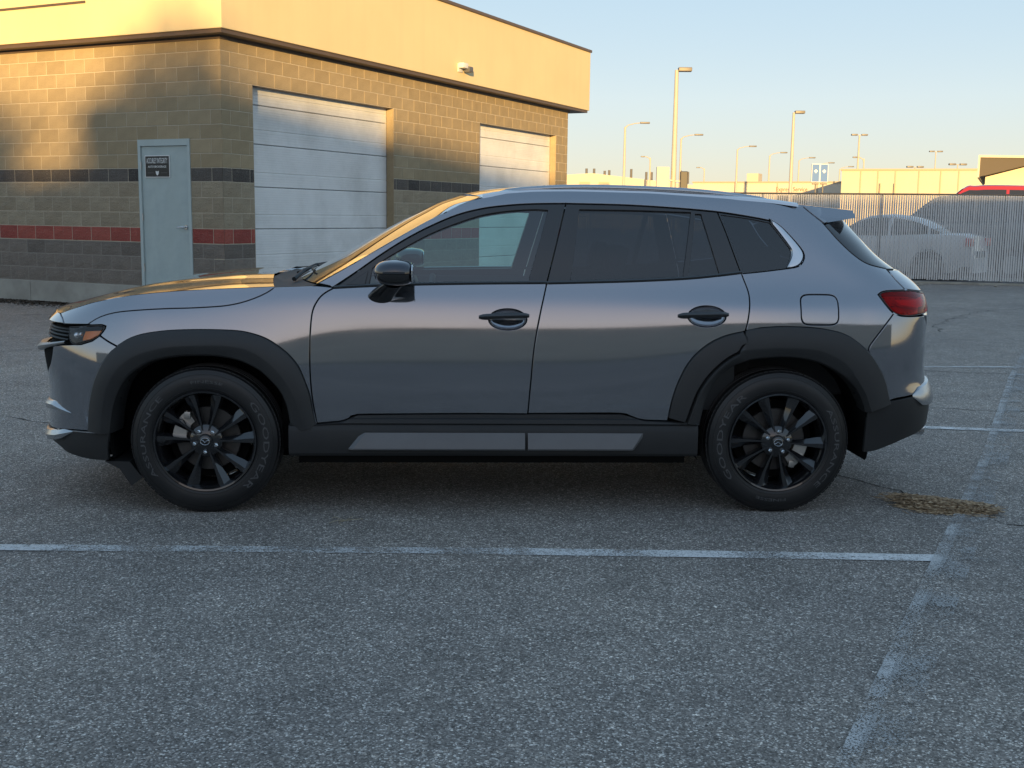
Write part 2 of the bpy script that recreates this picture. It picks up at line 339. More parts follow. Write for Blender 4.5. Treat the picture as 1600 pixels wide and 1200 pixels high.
def stripe(pts, w, mat, z=.004, name='stall_line'):
    v = []; f = []; STRIPES[0] += 1; z = .003+.0008*STRIPES[0]
    for i, p in enumerate(pts):
        a = np.array(pts[max(i-1, 0)]); b = np.array(pts[min(i+1, len(pts)-1)]); d = (b-a)/np.linalg.norm(b-a); n = np.array([-d[1], d[0]])*w/2; v += [(*(np.array(p)+n), z), (*(np.array(p)-n), z)]
    f = [(2*i, 2*i+1, 2*i+3, 2*i+2) for i in range(len(pts)-1)]; return tag(link(name, meshdata(name, v, f), mat), kind='structure')
stripe([(-.05,4.835),(1.0,4.83),(1.87,4.815)], .10, M_line); stripe([(-4.5,4.79),(-2.2,4.80),(-.05,4.835)], .090, M_line3)
stripe([(-2.2,8.06),(2.9,8.0),(3.62,7.90)], .10, M_line); stripe([(-2.0,11.34),(4.1,11.40),(5.18,11.48)], .10, M_line3)
stripe([(3.62,7.9),(4.6,7.78),(5.6,7.6)], .09, M_line2); stripe([(1.95,4.80),(2.6,4.62),(3.2,4.45)], .08, M_line2)
stripe([(.80,2.65),(.945,2.956),(1.89,4.842),(2.92,6.89),(4.73,10.7),(7.0,15.2)], .055, M_diag); stripe([(.88,2.65),(1.025,2.956),(1.97,4.842),(3.0,6.89),(4.81,10.7),(7.08,15.2)], .12, M_line2)
# leaf litter and grit along the foot of the wall
M_lit = principled('leaf_litter', (.06,.04,.025), .9); t = NT(M_lit); t.base(t.ramp(t.noise(t.coord(), 25, 6, .75), [(.35, (.035,.028,.022)), (.6, (.085,.062,.042)), (.78, (.20,.16,.11))]))
r_ = np.random.default_rng(8); v = []; f = []
for k in range(5000):
    d_ = abs(r_.normal(0, .28)); tt = r_.uniform(0, 9); cx, cy = -4.2082-.0-.444*d_-.896*tt-.02, 16.7063-.896*d_+.444*tt-.02; s_ = r_.uniform(.012,.04); a = r_.uniform(0, 6.3); n = len(v); z = r_.uniform(.004,.02)
    v += [(cx+s_*math.cos(a), cy+s_*math.sin(a), z), (cx-s_*.5*math.sin(a), cy+s_*.5*math.cos(a), z+.006), (cx-s_*math.cos(a), cy-s_*math.sin(a), z), (cx+s_*.5*math.sin(a), cy-s_*.5*math.cos(a), .003)]; f.append((n, n+1, n+2, n+3))
tag(link('leaf_litter', meshdata('leaf_litter', v, f), M_lit), 'dark brown leaf litter along the foot of the block wall', 'leaf litter', kind='stuff')
# hairline cracks
M_crack = principled('open_crack', (.012,.012,.012), .95, spec=.1)
def crack(p0, p1, w, seed, n=26, amp=.05):
    r_ = np.random.default_rng(seed); p0, p1 = np.array(p0), np.array(p1); d = p1-p0; nn = np.array([-d[1], d[0]])/np.linalg.norm(d); off = np.cumsum(r_.normal(0, 1, n+1)); off -= np.linspace(off[0], off[-1], n+1); off *= amp/max(abs(off).max(), .01)
    pts = [p0+d*i/n+nn*off[i] for i in range(n+1)]; v = []; 
    for i, p in enumerate(pts): ww = w*(.3+.9*r_.random())*(1 if 0 < i < n else .1); v += [(*(p+nn*ww/2), .003), (*(p-nn*ww/2), .003)]
    tag(link('pavement_crack', meshdata('pavement_crack', v, [(2*i, 2*i+1, 2*i+3, 2*i+2) for i in range(n)]), M_crack), kind='structure')
crack((1.55,6.95), (2.15,5.92), .010, 1); crack((2.33,5.52), (3.3,4.75), .012, 2); crack((3.0,9.0), (5.6,8.5), .012, 3, amp=.12); crack((2.6,11.9), (7.5,9.6), .014, 4, amp=.2); crack((-6,9.5), (-3.0,7.6), .010, 5, amp=.15); crack((-9,13.5), (2,12.6), .014, 8, 40, .3); crack((4.2,13.5), (9.5,20.5), .016, 9, 40, .4)
# brown pine needles blown together beside the crack
M_needle = principled('dry_pine_needles', (.14,.085,.045), .8); t = NT(M_needle); t.base(t.ramp(t.noise(t.coord(), 60, 3), [(.3, (.10,.062,.036)), (.5, (.30,.20,.11)), (.7, (.58,.44,.28))]))
r_ = np.random.default_rng(3); v = []; f = []
for k in range(7000):
    u, w = r_.normal(.5,.21), r_.normal(0, .25); cx = 2.02+.38*u+.05*w; cy = 5.80-.19*u+w*.24*(1.0-.45*u); a = r_.normal(-.6, .8); L = r_.uniform(.012,.045); dx, dy = math.cos(a)*L, math.sin(a)*L; z = r_.uniform(.002,.048)*math.exp(-w*w*4); nw = r_.choice([.0014,.0018,.0045]); nx, ny = -math.sin(a)*nw, math.cos(a)*nw; b = len(v); zz = z+r_.uniform(-.003,.004)
    v += [(cx-dx-nx, cy-dy-ny, max(z,.002)), (cx-dx+nx, cy-dy+ny, max(z,.002)+.002), (cx+dx+nx, cy+dy+ny, max(zz,.002)+.002), (cx+dx-nx, cy+dy-ny, max(zz,.002))]; f.append((b, b+1, b+2, b+3))
tag(link('pine_needles', meshdata('pine_needles', v, f), M_needle), 'brown drift of dry pine needles on the asphalt behind the rear wheel', 'pine needles', kind='stuff')
m_ = MB()
for a in (.2, 1.1, 2.4, 3.5, 4.4): m_.tube([(-.788,5.301,.006), (-.788+.06*math.cos(a)*(1+.4*math.sin(3*a)), 5.301+.06*math.sin(a), .012), (-.788+.085*math.cos(a+.2), 5.301+.08*math.sin(a+.2), .004)], .0016, 4)
tag(m_.build('dry_twig', principled('pale_twig', (.32,.27,.18), .8)), 'small pale dry twig lying on the asphalt in front of the car', 'twig')

# ------------------------------------------------------------------ service building
BY = .46032; BR = R(90)-BY          # local x runs along the garage face, local y into the building
BLD = empty('service_building', (-4.2082, 16.7063, 0), BR); tag(BLD, 'tan concrete block garage building with a cream fascia and roller doors', 'building')
def blockmat(name, c0, c1, rough=.9, split=False):
    m = principled(name, c0, rough, spec=.25); t = NT(m); co = t.coord(); rd = t.rnd()
    base = t.mix(rd, c0, c1); sp = t.ramp(t.noise(co, 90, 4, .7), [(.3, (.78,.78,.78)), (.7, (1.18,1.18,1.18))]); c = t.mix(1.0, base, sp, 'MULTIPLY')
    if split: c = t.mix(t.math('MULTIPLY', t.ramp(t.noise(co, 140, 2, .5), [(.60, 0.0), (.68, 1.0)]), .5), c, (.50,.47,.43))
    c = t.mix(1.0, c, t.ramp(t.noise(co, 4, 4, .6), [(.3, (.88,.88,.88)), (.7, (1.08,1.08,1.08))]), 'MULTIPLY')
    t.base(c); t.bump(t.noise(co, 28 if split else 160, 8, .75), 1.0 if split else .35, .035 if split else .003); return m
M_tan = blockmat('tan_concrete_block', (.335,.265,.165), (.395,.315,.200)); M_tans = blockmat('tan_split_face_block', (.36,.295,.205), (.43,.36,.255), split=True)
M_char = blockmat('charcoal_split_face_block', (.075,.068,.062), (.150,.132,.116), split=True); M_redb = blockmat('red_split_face_block', (.34,.075,.060), (.44,.115,.085), split=True); M_brn = blockmat('grey_brown_split_face_block', (.175,.150,.128), (.255,.218,.182), split=True)
M_mort = worn('mortar', (.54,.47,.36), .95, .12, 5, .3, 200, .002); M_conc = worn('cast_concrete', (.36,.345,.30), .9, .14, 2.0, .35, 120, .003, dirt=(.18,.165,.14), dscale=1.5)
M_cream = worn('cream_stucco', (.73,.59,.345), .85, .05, 1.5, .25, 260, .002); t = NT(M_cream); mp = t.n.new('ShaderNodeMapping'); mp.inputs['Scale'].default_value = (3.0, 3.0, .22); t.l.new(t.coord(), mp.inputs[0])
t.base(t.mix(t.ramp(t.noise(mp.outputs[0], 1.6, 6, .6), [(.45, 0.0), (.85, .14)]), t.ramp(t.noise(t.coord(), .8, 4), [(.3, (.70,.565,.33)), (.7, (.75,.61,.36))]), (.50,.40,.25)))
M_trim = worn('brown_metal_trim', (.10,.068,.045), .45, .12, 5, 0, metal=0)
BAND = [(.34,.56,M_brn,1),(.56,.78,M_brn,1),(.78,1.0,M_brn,1),(1.0,1.22,M_redb,1),(1.22,1.447,M_tans,1),(1.447,1.673,M_tans,1),(1.673,1.90,M_tans,1),(1.90,2.10,M_char,1)]+[(2.10+i*.20556, 2.10+(i+1)*.20556, M_tan, 0) for i in range(9)]
J = .011; BM = {}
def block_mesh(L, h, split, var):
    key = (round(L, 3), round(h, 3), split, var)
    if key in BM: return BM[key]
    r_ = np.random.default_rng(hash((var, int(L*1000))) % 9999)
    if split:
        nx, nz = max(2, int(L/.10)), 3; A = np.zeros((nx+1, nz+1)); A[1:-1, 1:-1] = r_.uniform(-.005, .002, (nx-1, nz-1)); v = [(i/nx*L, A[i, j]-.004-(0 if (0 < i < nx and 0 < j < nz) else -.006), j/nz*h) for i in range(nx+1) for j in range(nz+1)]; f = [(i*(nz+1)+j, (i+1)*(nz+1)+j, (i+1)*(nz+1)+j+1, i*(nz+1)+j+1) for i in range(nx) for j in range(nz)]
        m_ = MB(); m_.add(v, f); b = [(0,.05,0),(L,.05,0),(L,.05,h),(0,.05,h)]; m_.add([(0,.004,0),(L,.004,0),(L,.004,h),(0,.004,h)]+b, [(0,4,5,1),(1,5,6,2),(2,6,7,3),(3,7,4,0)])
    else:
        e = .003; m_ = MB(); m_.add([(e,0,e),(L-e,0,e),(L-e,0,h-e),(e,0,h-e),(0,e,0),(L,e,0),(L,e,h),(0,e,h),(0,.05,0),(L,.05,0),(L,.05,h),(0,.05,h)], [(0,1,2,3),(0,4,5,1),(1,5,6,2),(2,6,7,3),(3,7,4,0),(4,8,9,5),(5,9,10,6),(6,10,11,7),(7,11,8,4)])
    me = meshdata('block', m_.v, m_.f); BM[key] = me; return me
def course_blocks(x0, x1, holes):
    """yield (x, length, band index) in wall coordinates; holes: (a, b, z0, z1)"""
    for bi, (z0, z1, mat, sp) in enumerate(BAND):
        x = x0-(.2032 if bi % 2 else 0)
        while x < x1:
            a, b = max(x, x0), min(x+.4064, x1); x += .4064; segs = [(a, b)]
            for h0, h1, hz0, hz1 in holes:
                if z0+.05 < hz1 and z1-.05 > hz0:
                    ns = []
                    for p, q in segs:
                        if q <= h0 or p >= h1: ns.append((p, q)); continue
                        if p < h0: ns.append((p, h0))
                        if q > h1: ns.append((h1, q))
                    segs = ns
            for p, q in segs:
                if q-p > .05: yield p, q-p, bi
G1, G2, DO = (.70, 4.59), (7.86, 11.63), (.60, 1.61); GH = 3.33
todo = []
for p, L, bi in course_blocks(0, 12.3, [(*G1, 0, GH), (*G2, 0, GH)]): todo.append(('g', p, L, bi))
for p, L, bi in course_blocks(0, 9.0, [(*DO, 0, 2.52)]): todo.append(('d', p, L, bi))
Mb = Matrix.Translation((-4.2082, 16.7063, 0)) @ Matrix.Rotation(BR, 4, 'Z')
def placement(face, p, L, z):      # garage face lies on local y=0 looking to -y; the door face on local x=0 looking to -x
    if face == 'g': return (p+J/2, -.0, z+J/2), 0.0
    return (0.0, p+L-J/2, z+J/2), R(-90)
ranked = []
for it in todo:
    loc, rz = placement(it[0], it[1], it[2], BAND[it[3]][0]); w_ = Mb @ Vector(loc); ranked.append((w_.length*(1 if it[0] == 'd' else 1.15)+(30 if (it[0] == 'd' and it[1] > 5.6) else 0)+(8 if w_.z < .7 else 0), it, loc, rz))
ranked.sort(key=lambda q: q[0])
# mortar backing walls
m_ = MB()
def wallbox(mb, x0, x1, z0, z1, face):
    if face == 'g': mb.box((x0, .005, z0), (x1, .20, z1))
    else: mb.box((.005, x0, z0), (.20, x1, z1))
for a, b in ((.0055, G1[0]), (G1[1], G2[0]), (G2[1], 12.29)): wallbox(m_, a, b, 0, GH, 'g')
wallbox(m_, .0055, 12.29, GH, 3.96, 'g')
WALLG = m_.build('garage_wall', M_mort, BLD)
m_ = MB()
for a, b in ((.201, DO[0]), (DO[1], 9.0)): wallbox(m_, a, b, 0, 2.52, 'd')
wallbox(m_, .201, 9.0, 2.52, 3.96, 'd'); WALLD = m_.build('entrance_wall', M_mort, BLD)
M_mortd = worn('grey_mortar', (.30,.27,.235), .95, .12, 5, .3, 200, .002)
for a, b in ((.0055, G1[0]), (G1[1], G2[0]), (G2[1], 12.29)): m_ = MB(); m_.box((a+.001,.003,.336), (b-.001,.0049,.995)); m_.build('dark_mortar', M_mortd, WALLG)
for a, b in ((.201, DO[0]), (DO[1], 9.0)): m_ = MB(); m_.box((.003,a+.001,.336), (.0049,b-.001,.995)); m_.build('dark_mortar', M_mortd, WALLD)
rest = {}
for k, (_, (face, p, L, bi), loc, rz) in enumerate(ranked):
    z0, z1, mat, sp = BAND[bi]; me = block_mesh(L-J, z1-z0-J, sp, random.randrange(5) if sp else 0); par = WALLG if face == 'g' else WALLD
    if k < 300:
        o = bpy.data.objects.new('block', me); col.objects.link(o); o.parent = par; o.location = loc; o.rotation_euler = (0, 0, rz)
        if not me.materials: me.materials.append(mat)
        o.material_slots[0].link = 'OBJECT'; o.material_slots[0].material = mat
    else: rest.setdefault((face, mat.name), []).append((me, loc, rz))
for (face, mn), its in rest.items():
    m_ = MB()
    for me, loc, rz in its:
        M = Matrix.Translation(loc) @ Matrix.Rotation(rz, 4, 'Z'); m_.add([M @ vv.co for vv in me.vertices], [tuple(q.vertices) for q in me.polygons])
    m_.build('block_courses', MATS[mn], WALLG if face == 'g' else WALLD)['kind'] = 'stuff'
for a, b in (G1, G2):
    for x0, x1 in ((a, a+.006), (b-.006, b)): m_ = MB(); m_.box((x0,.0035,.336), (x1,.15,GH-.004)); m_.build('jamb_lining', M_tan, WALLG)
# other walls, base, fascia, roof
m_ = MB(); m_.box((12.10,.2,0), (12.30,9.0,3.96)); m_.box((.2,8.8,0), (12.1,9.0,3.96)); m_.build('rear_wall', M_tan, BLD)
for a, b in ((-.03, G1[0]), (G1[1], G2[0]), (G2[1], 12.33)): m_ = MB(); m_.box((a,-.03,0), (b,.012,.335), .006); m_.build('concrete_base', M_conc, BLD)
for a, b in ((.013, DO[0]), (DO[1], 4.0), (4.008, 9.0)): m_ = MB(); m_.box((-.03,a,0), (.012,b,.335), .006); m_.build('concrete_base', M_conc, BLD)
O_, FZ0, FZ1 = .25, 4.0, 5.36
m_ = MB(); m_.box((-O_,-O_,FZ0), (13.0,9.2,FZ1), .012); m_.build('fascia', M_cream, BLD)
m_ = MB(); m_.box((-O_-.03,-O_-.03,FZ1), (13.03,9.23,FZ1+.06), .008); m_.build('coping', M_trim, BLD)
m_ = MB(); m_.box((-O_+.03,-O_+.03,3.945), (12.95,9.15,4.004)); m_.box((-.02,-.02,3.90), (12.35,9.0,3.95)); m_.build('soffit_trim', M_trim, BLD)
m_ = MB(); m_.box((-O_-.012,2.3,4.50), (-O_+.01,9.2,4.535)); m_.build('fascia_reveal', M_trim, BLD)
# roller doors
M_roll = worn('white_roller_door', (.76,.765,.755), .45, .05, 2, .05, 90, .001, dirt=(.42,.42,.40), dscale=.9)
def garage(a, b):
    d = MB(); d.box((a,.21,0), (b,.25,GH)); root = d.build('garage_door', M_seal, BLD)
    secs = [(.02,.60),(.60,1.215),(1.215,1.85),(1.85,2.49),(2.49,3.07),(3.07,3.40)]
    for z0, z1 in secs:
        zr = z0+.215 if z1-z0 > .5 else z0+.15; prof = [(z0+.004,.170),(z0+.012,.158),(zr-.012,.158),(zr-.004,.168),(zr+.004,.168),(zr+.012,.158),(z1-.014,.158),(z1-.005,.170),(z1-.005,.20),(z0+.004,.20)]
        fine = []
        for i, (z_, y_) in enumerate(prof):
            fine.append((z_, y_))
            if i in (1, 5):
                z2 = prof[i+1][0]; n = int((z2-z_)/.035)
                for k in range(1, n): fine += [(z_+(z2-z_)*k/n-.003, y_), (z_+(z2-z_)*k/n, y_+.0035), (z_+(z2-z_)*k/n+.003, y_)]
        n = len(fine); m_ = MB(); m_.add([(x_, y_, z_) for x_ in (a-.02, b+.02) for z_, y_ in fine], [(i, n+i, n+(i+1) % n, (i+1) % n) for i in range(n)]+[tuple(range(n)), tuple(range(2*n-1, n-1, -1))]); m_.build('door_section', M_roll, root)
    m_ = MB(); m_.box((a-.015,.150,0), (a+.004,.157,GH)); m_.box((b-.004,.150,0), (b+.015,.157,GH)); m_.build('door_seal', M_seal, root)
    m_ = MB(); m_.box((a+.001,.012,GH-.003), (b-.001,.16,GH+.012)); m_.build('steel_lintel', M_trim, root)
garage(*G1); garage(*G2)
# steel door: frame, leaf, hinges, lever, sign
M_door = worn('grey_green_door_paint', (.40,.475,.465), .42, .06, 2.5, .05, 80, .001, dirt=(.27,.33,.35), dscale=2.6); M_frame = worn('door_frame_paint', (.42,.49,.48), .45, .05, 3, 0)
fr = MB(); fr.box((-.012,DO[0],.335), (.10,DO[0]+.05,2.52)); fr.box((-.012,DO[1]-.05,.335), (.10,DO[1],2.52)); fr.box((-.0125,DO[0]+.05,2.425), (.10,DO[1]-.05,2.52)); DOOR = fr.build('entrance_door', M_frame, BLD)
m_ = MB(); m_.box((.012,DO[0]+.054,.345), (.055,DO[1]-.054,2.421), .003); m_.build('door_leaf', M_door, DOOR)
m_ = MB(); m_.box((.056,DO[0]+.05,.335), (.10,DO[1]-.05,2.43)); m_.build('door_stop', M_seal, DOOR)
for z_ in (.62,1.38,2.14): m_ = MB(); m_.tube([(-.004,DO[1]-.052,z_-.055),(-.004,DO[1]-.052,z_+.055)], .009, 8); m_.build('hinge', M_steel, DOOR, 40)
m_ = MB(); m_.lathe([(0,-.012),(.030,-.012),(.034,-.004),(.034,.012)], 20); v = m_.v; m_.v = [(p[1], p[0], p[2]) for p in v]; m_.tube([(-.012,0,0),(-.045,0,0),(-.055,.03,0),(-.055,.135,-.004)], [.014,.014,.014,.011], 8); m_.build('lever_handle', M_chrome, DOOR, 50, loc=(.010, DO[0]+.12, 1.235))
m_ = MB(); m_.box((-.10,DO[0]-.15,.0), (-.035,DO[1]+.15,.17)); m_.box((-.9,DO[0]-.15,0), (-.10,DO[1]+.15,.16), .01); m_.build('door_step', M_conc, BLD)
sy0, sy1, sz0, sz1 = 1.010, 1.470, 1.975, 2.275
m_ = MB(); m_.box((-.0015,sy0-.012,sz0-.012), (.0118,sy1+.012,sz1+.012), .002); SIGN = m_.build('door_sign', M_white, DOOR)
m_ = MB(); m_.box((-.0035,sy0,sz0), (.0,sy1,sz1)); m_.build('sign_face', principled('sign_black', (.012,.012,.013), .35), SIGN)
# ------------------------------------------------------------------ the grey SUV: body surface
# car frame: x towards the tail, y across (near side negative), z up; origin on the ground midway between the axles
class Spl:
    def __init__(s, x, y):
        x = np.array(x, float); y = np.array(y, float); n = len(x); h = np.diff(x)
        A = np.zeros((n, n)); b = np.zeros(n); A[0, 0] = A[-1, -1] = 1
        for i in range(1, n-1):
            A[i, i-1] = h[i-1]; A[i, i] = 2*(h[i-1]+h[i]); A[i, i+1] = h[i]; b[i] = 3*((y[i+1]-y[i])/h[i]-(y[i]-y[i-1])/h[i-1])
        c = np.linalg.solve(A, b); s.x, s.y, s.h, s.c = x, y, h, c
        s.b = (y[1:]-y[:-1])/h-h*(2*c[:-1]+c[1:])/3; s.d = (c[1:]-c[:-1])/(3*h)
    def __call__(s, t):
        t = np.clip(np.asarray(t, float), s.x[0], s.x[-1]); i = np.clip(np.searchsorted(s.x, t)-1, 0, len(s.h)-1); u = t-s.x[i]
        return s.y[i]+u*(s.b[i]+u*(s.c[i]+u*s.d[i]))
S0 = Spl([.10,.30,.45,.55,.65,.80,.92,1.0,1.06,1.115,1.2,1.3,1.4,1.5,1.56,1.62],
         [.90,.925,.932,.935,.9335,.926,.913,.900,.884,.860,.828,.793,.751,.703,.665,.60])
def sstep(a, b, t):
    t = np.clip((t-a)/(b-a), 0, 1); return t*t*(3-2*t)
def W(x, z):
    x = np.asarray(x, float); z = np.asarray(z, float)
    w = S0(z + .10*sstep(-.8, -2.0, x))
    bf = .020*np.exp(-((x+1.40)/.45)**2)*np.exp(-((z-.72)/.22)**2)
    zc = 1.04; k = .012; over = k*np.logaddexp(0, (z-zc)/k)
    br = .045*np.exp(-((x-1.45)/.60)**2)*np.exp(-over/.10)*np.exp(-((np.minimum(z, zc)-zc)/.5)**2)
    return w+bf+br
XF0, NF, NR, DR = -1.62, 2.35, 2.9, .52
xn = Spl([.15,.21,.25,.30,.37,.50,.60,.70,.77,.84,.90,.96,1.08], [-2.2,-2.28,-2.325,-2.358,-2.368,-2.357,-2.36,-2.375,-2.383,-2.38,-2.355,-2.29,-2.10])
xr = Spl([.2,.36,.43,.52,.59,.66,.80,.94,1.05,1.11,1.16,1.21,1.275,1.366,1.437,1.51,1.62], [2.26,2.315,2.33,2.336,2.328,2.308,2.302,2.303,2.30,2.275,2.225,2.155,2.065,1.975,1.905,1.845,1.78])
_th = np.linspace(0, np.pi/2, 400)
def _tab(n):
    X = np.sin(_th)**(2/n); Y = np.cos(_th)**(2/n)
    L = np.concatenate([[0], np.cumsum(np.hypot(np.diff(X)*.62, np.diff(Y)*.93))]); return L/L[-1], X, Y
TF = _tab(NF); TR = _tab(NR)
def xr0(z): return xr(z)-DR
def P(s, z):
    s = np.asarray(s, float); z = np.asarray(z, float); s, z = np.broadcast_arrays(s, z)
    r0 = xr0(z); xm = np.clip(s, XF0, r0); y = W(xm, z); x = xm.copy()
    f = s < XF0; l = np.clip(XF0-s, 0, 1)
    x = np.where(f, XF0+(xn(z)-XF0)*np.interp(l, TF[0], TF[1]), x); y = np.where(f, y*np.interp(l, TF[0], TF[2]), y)
    g = s > r0; l = np.clip(s-r0, 0, 1)
    x = np.where(g, r0+DR*np.interp(l, TR[0], TR[1]), x); y = np.where(g, y*np.interp(l, TR[0], TR[2]), y)
    return np.stack([x, -y, z], -1)
def PN(s, z, e=.004):
    s = np.asarray(s, float); z = np.asarray(z, float)
    a = P(s+e, z)-P(s-e, z); b = P(s, z+e)-P(s, z-e); n = np.cross(a, b); n /= np.linalg.norm(n, axis=-1, keepdims=True)+1e-12
    return n
def PO(s, z, off): return P(s, z)+PN(s, z)*np.asarray(off, float)[..., None]
def mir(A, side):
    A = np.array(A, float)
    if side > 0: A[..., 1] *= -1
    return A
def pip(pt, poly):
    x, y = pt[:, 0], pt[:, 1]; ins = np.zeros(len(pt), bool); n = len(poly)
    for i in range(n):
        x0, y0 = poly[i]; x1, y1 = poly[(i+1) % n]
        c = ((y0 > y) != (y1 > y)); 
        with np.errstate(divide='ignore', invalid='ignore'): xi = (x1-x0)*(y-y0)/(y1-y0)+x0
        ins ^= c & (x < xi)
    return ins
def area(p): p = np.array(p); return .5*np.sum(p[:, 0]*np.roll(p[:, 1], -1)-np.roll(p[:, 0], -1)*p[:, 1])
def offset(poly, d):
    """move a ccw closed polygon inwards by d"""
    p = np.array(poly, float); a = p-np.roll(p, 1, 0); b = np.roll(p, -1, 0)-p
    a /= np.linalg.norm(a, axis=1, keepdims=True)+1e-12; b /= np.linalg.norm(b, axis=1, keepdims=True)+1e-12
    na = np.stack([-a[:, 1], a[:, 0]], 1); nb = np.stack([-b[:, 1], b[:, 0]], 1); m = na+nb; m /= np.linalg.norm(m, axis=1, keepdims=True)+1e-12
    k = np.clip((m*na).sum(1), .5, 1); return p+m*(d/k)[:, None], -m
def clean(poly, tol=.004):
    out = []
    for q in poly:
        if not out or np.linalg.norm(np.array(q)-out[-1]) > tol: out.append(np.array(q, float))
    while len(out) > 3 and np.linalg.norm(out[0]-out[-1]) <= tol: out.pop()
    return out
def join(*segs, step=.02):
    out = []
    for sg in segs: out += list(smoothpoly(sg, step))
    out = clean(out)
    return out if area(out) > 0 else out[::-1]
def panel(name, poly, mat, parent, side=-1, holes=(), off=0.0, gap=.0028, flange=.02, du=.035, dv=.018, roll=.0022):
    poly = clean(poly); poly = poly if area(poly) > 0 else poly[::-1]
    loops = [offset(poly, gap+roll)]
    for h in holes:
        h = clean(h); h = h if area(h) > 0 else h[::-1]; q, m = offset(h, -(gap+roll)); loops.append((q, -m))
    o2 = loops[0][0]; lo, hi = o2.min(0), o2.max(0)
    gx, gz = np.meshgrid(np.arange(lo[0], hi[0], du), np.arange(lo[1], hi[1], dv)); gp = np.stack([gx.ravel(), gz.ravel()], 1)
    gp = gp+np.random.default_rng(1).uniform(-1, 1, gp.shape)*[du*.05, dv*.05]
    keep = pip(gp, offset(o2, .008)[0])
    for q, _ in loops[1:]: keep &= ~pip(gp, offset(q, -.008)[0])
    gp = gp[keep]
    pts = [Vector(p) for q, _ in loops for p in q]+[Vector(p) for p in gp]; edges = []; b = 0
    for q, _ in loops: n = len(q); edges += [(b+i, b+(i+1) % n) for i in range(n)]; b += n
    vc, _, fc, _, _, _ = geometry.delaunay_2d_cdt(pts, edges, [], 0, 1e-7)
    V2 = np.array([tuple(v) for v in vc]); T = np.array([tuple(q) for q in fc if len(q) == 3]); cen = V2[T].mean(1); ok = pip(cen, o2)
    for q, _ in loops[1:]: ok &= ~pip(cen, q)
    T = T[ok]
    V3 = PO(V2[:, 0], V2[:, 1], np.full(len(V2), off)); N3 = PN(V2[:, 0], V2[:, 1])
    V = [V3]; N = [N3]; Fc = [tuple(q) for q in T]; b = len(V3)
    for q, m in loops:                       # rolled edge and return flange
        n = len(q); e1 = q+m*roll; p0 = PO(q[:, 0], q[:, 1], np.full(n, off)); p1 = PO(e1[:, 0], e1[:, 1], np.full(n, off-roll)); p2 = PO(e1[:, 0], e1[:, 1], np.full(n, off-flange)); n0 = PN(q[:, 0], q[:, 1])
        tt = P(e1[:, 0], e1[:, 1])-P(q[:, 0], q[:, 1]); tt /= np.linalg.norm(tt, axis=1, keepdims=True)+1e-12; n1 = n0*.4+tt; n1 /= np.linalg.norm(n1, axis=1, keepdims=True)
        V += [p0, p1, p2]; N += [n0, n1, tt]
        for i in range(n):
            j = (i+1) % n; Fc += [(b+i, b+j, b+n+j, b+n+i), (b+n+i, b+n+j, b+2*n+j, b+2*n+i)]
        b += 3*n
    V = np.concatenate(V); N = np.concatenate(N); V = mir(V, side); N = mir(N, side); out = []
    for q in Fc:
        a, c, d = V[q[0]], V[q[1]], V[q[2]]; g = np.cross(c-a, d-a)
        out.append(q if g @ N[list(q)].mean(0) >= 0 else q[::-1])
    return link(name, meshdata(name, V, out, None, N), mat, parent)
def strip(name, rows, mat, parent, side=-1, sharp=35, flip=None):
    A = mir(np.stack(rows, 0), side); n, m = A.shape[:2]; f = []
    for i in range(n-1):
        for j in range(m-1): f.append((i*m+j, i*m+j+1, (i+1)*m+j+1, (i+1)*m+j))
    if side > 0: f = [q[::-1] for q in f]
    if flip: f = [q[::-1] for q in f]
    return link(name, meshdata(name, A.reshape(-1, 3), f, sharp), mat, parent)

M_redd = principled('deep_red_reflector', (.30, .010, .010), .3, 0, .5)
CAR = empty('parked_suv', (-.1264, 6.4135, 0), .0520)
tag(CAR, 'dark slate grey SUV with black wheels and plastic wheel arch cladding in the foreground', 'car')
CZ = lambda z: float(xr0(z)+1)             # s of the tail centreline
rarch_out_f, rarch_out_r = F['rarch_out_f'], F['rarch_out_r']
b_lo = F['b_gap'][2:]; b_hi = F['b_gap'][:3]; rr_lo = F['rd_rear'][3:]; rr_hi = F['rd_rear'][:4]
belt_f, belt_r, belt_q = F['belt_f'], F['belt_r'], F['belt_q']
roof_edge = [(-.065,1.549),(.06,1.573),(.2,1.583),(.40,1.587),(.777,1.582),(1.155,1.562),(1.38,1.545),(1.529,1.526)]
ell = lambda c, a, b, n=28, p=2.0: [(c[0]+a*np.sign(math.cos(t))*abs(math.cos(t))**(2/p), c[1]+b*np.sign(math.sin(t))*abs(math.sin(t))**(2/p)) for t in [2*math.pi*k/n for k in range(n)]]

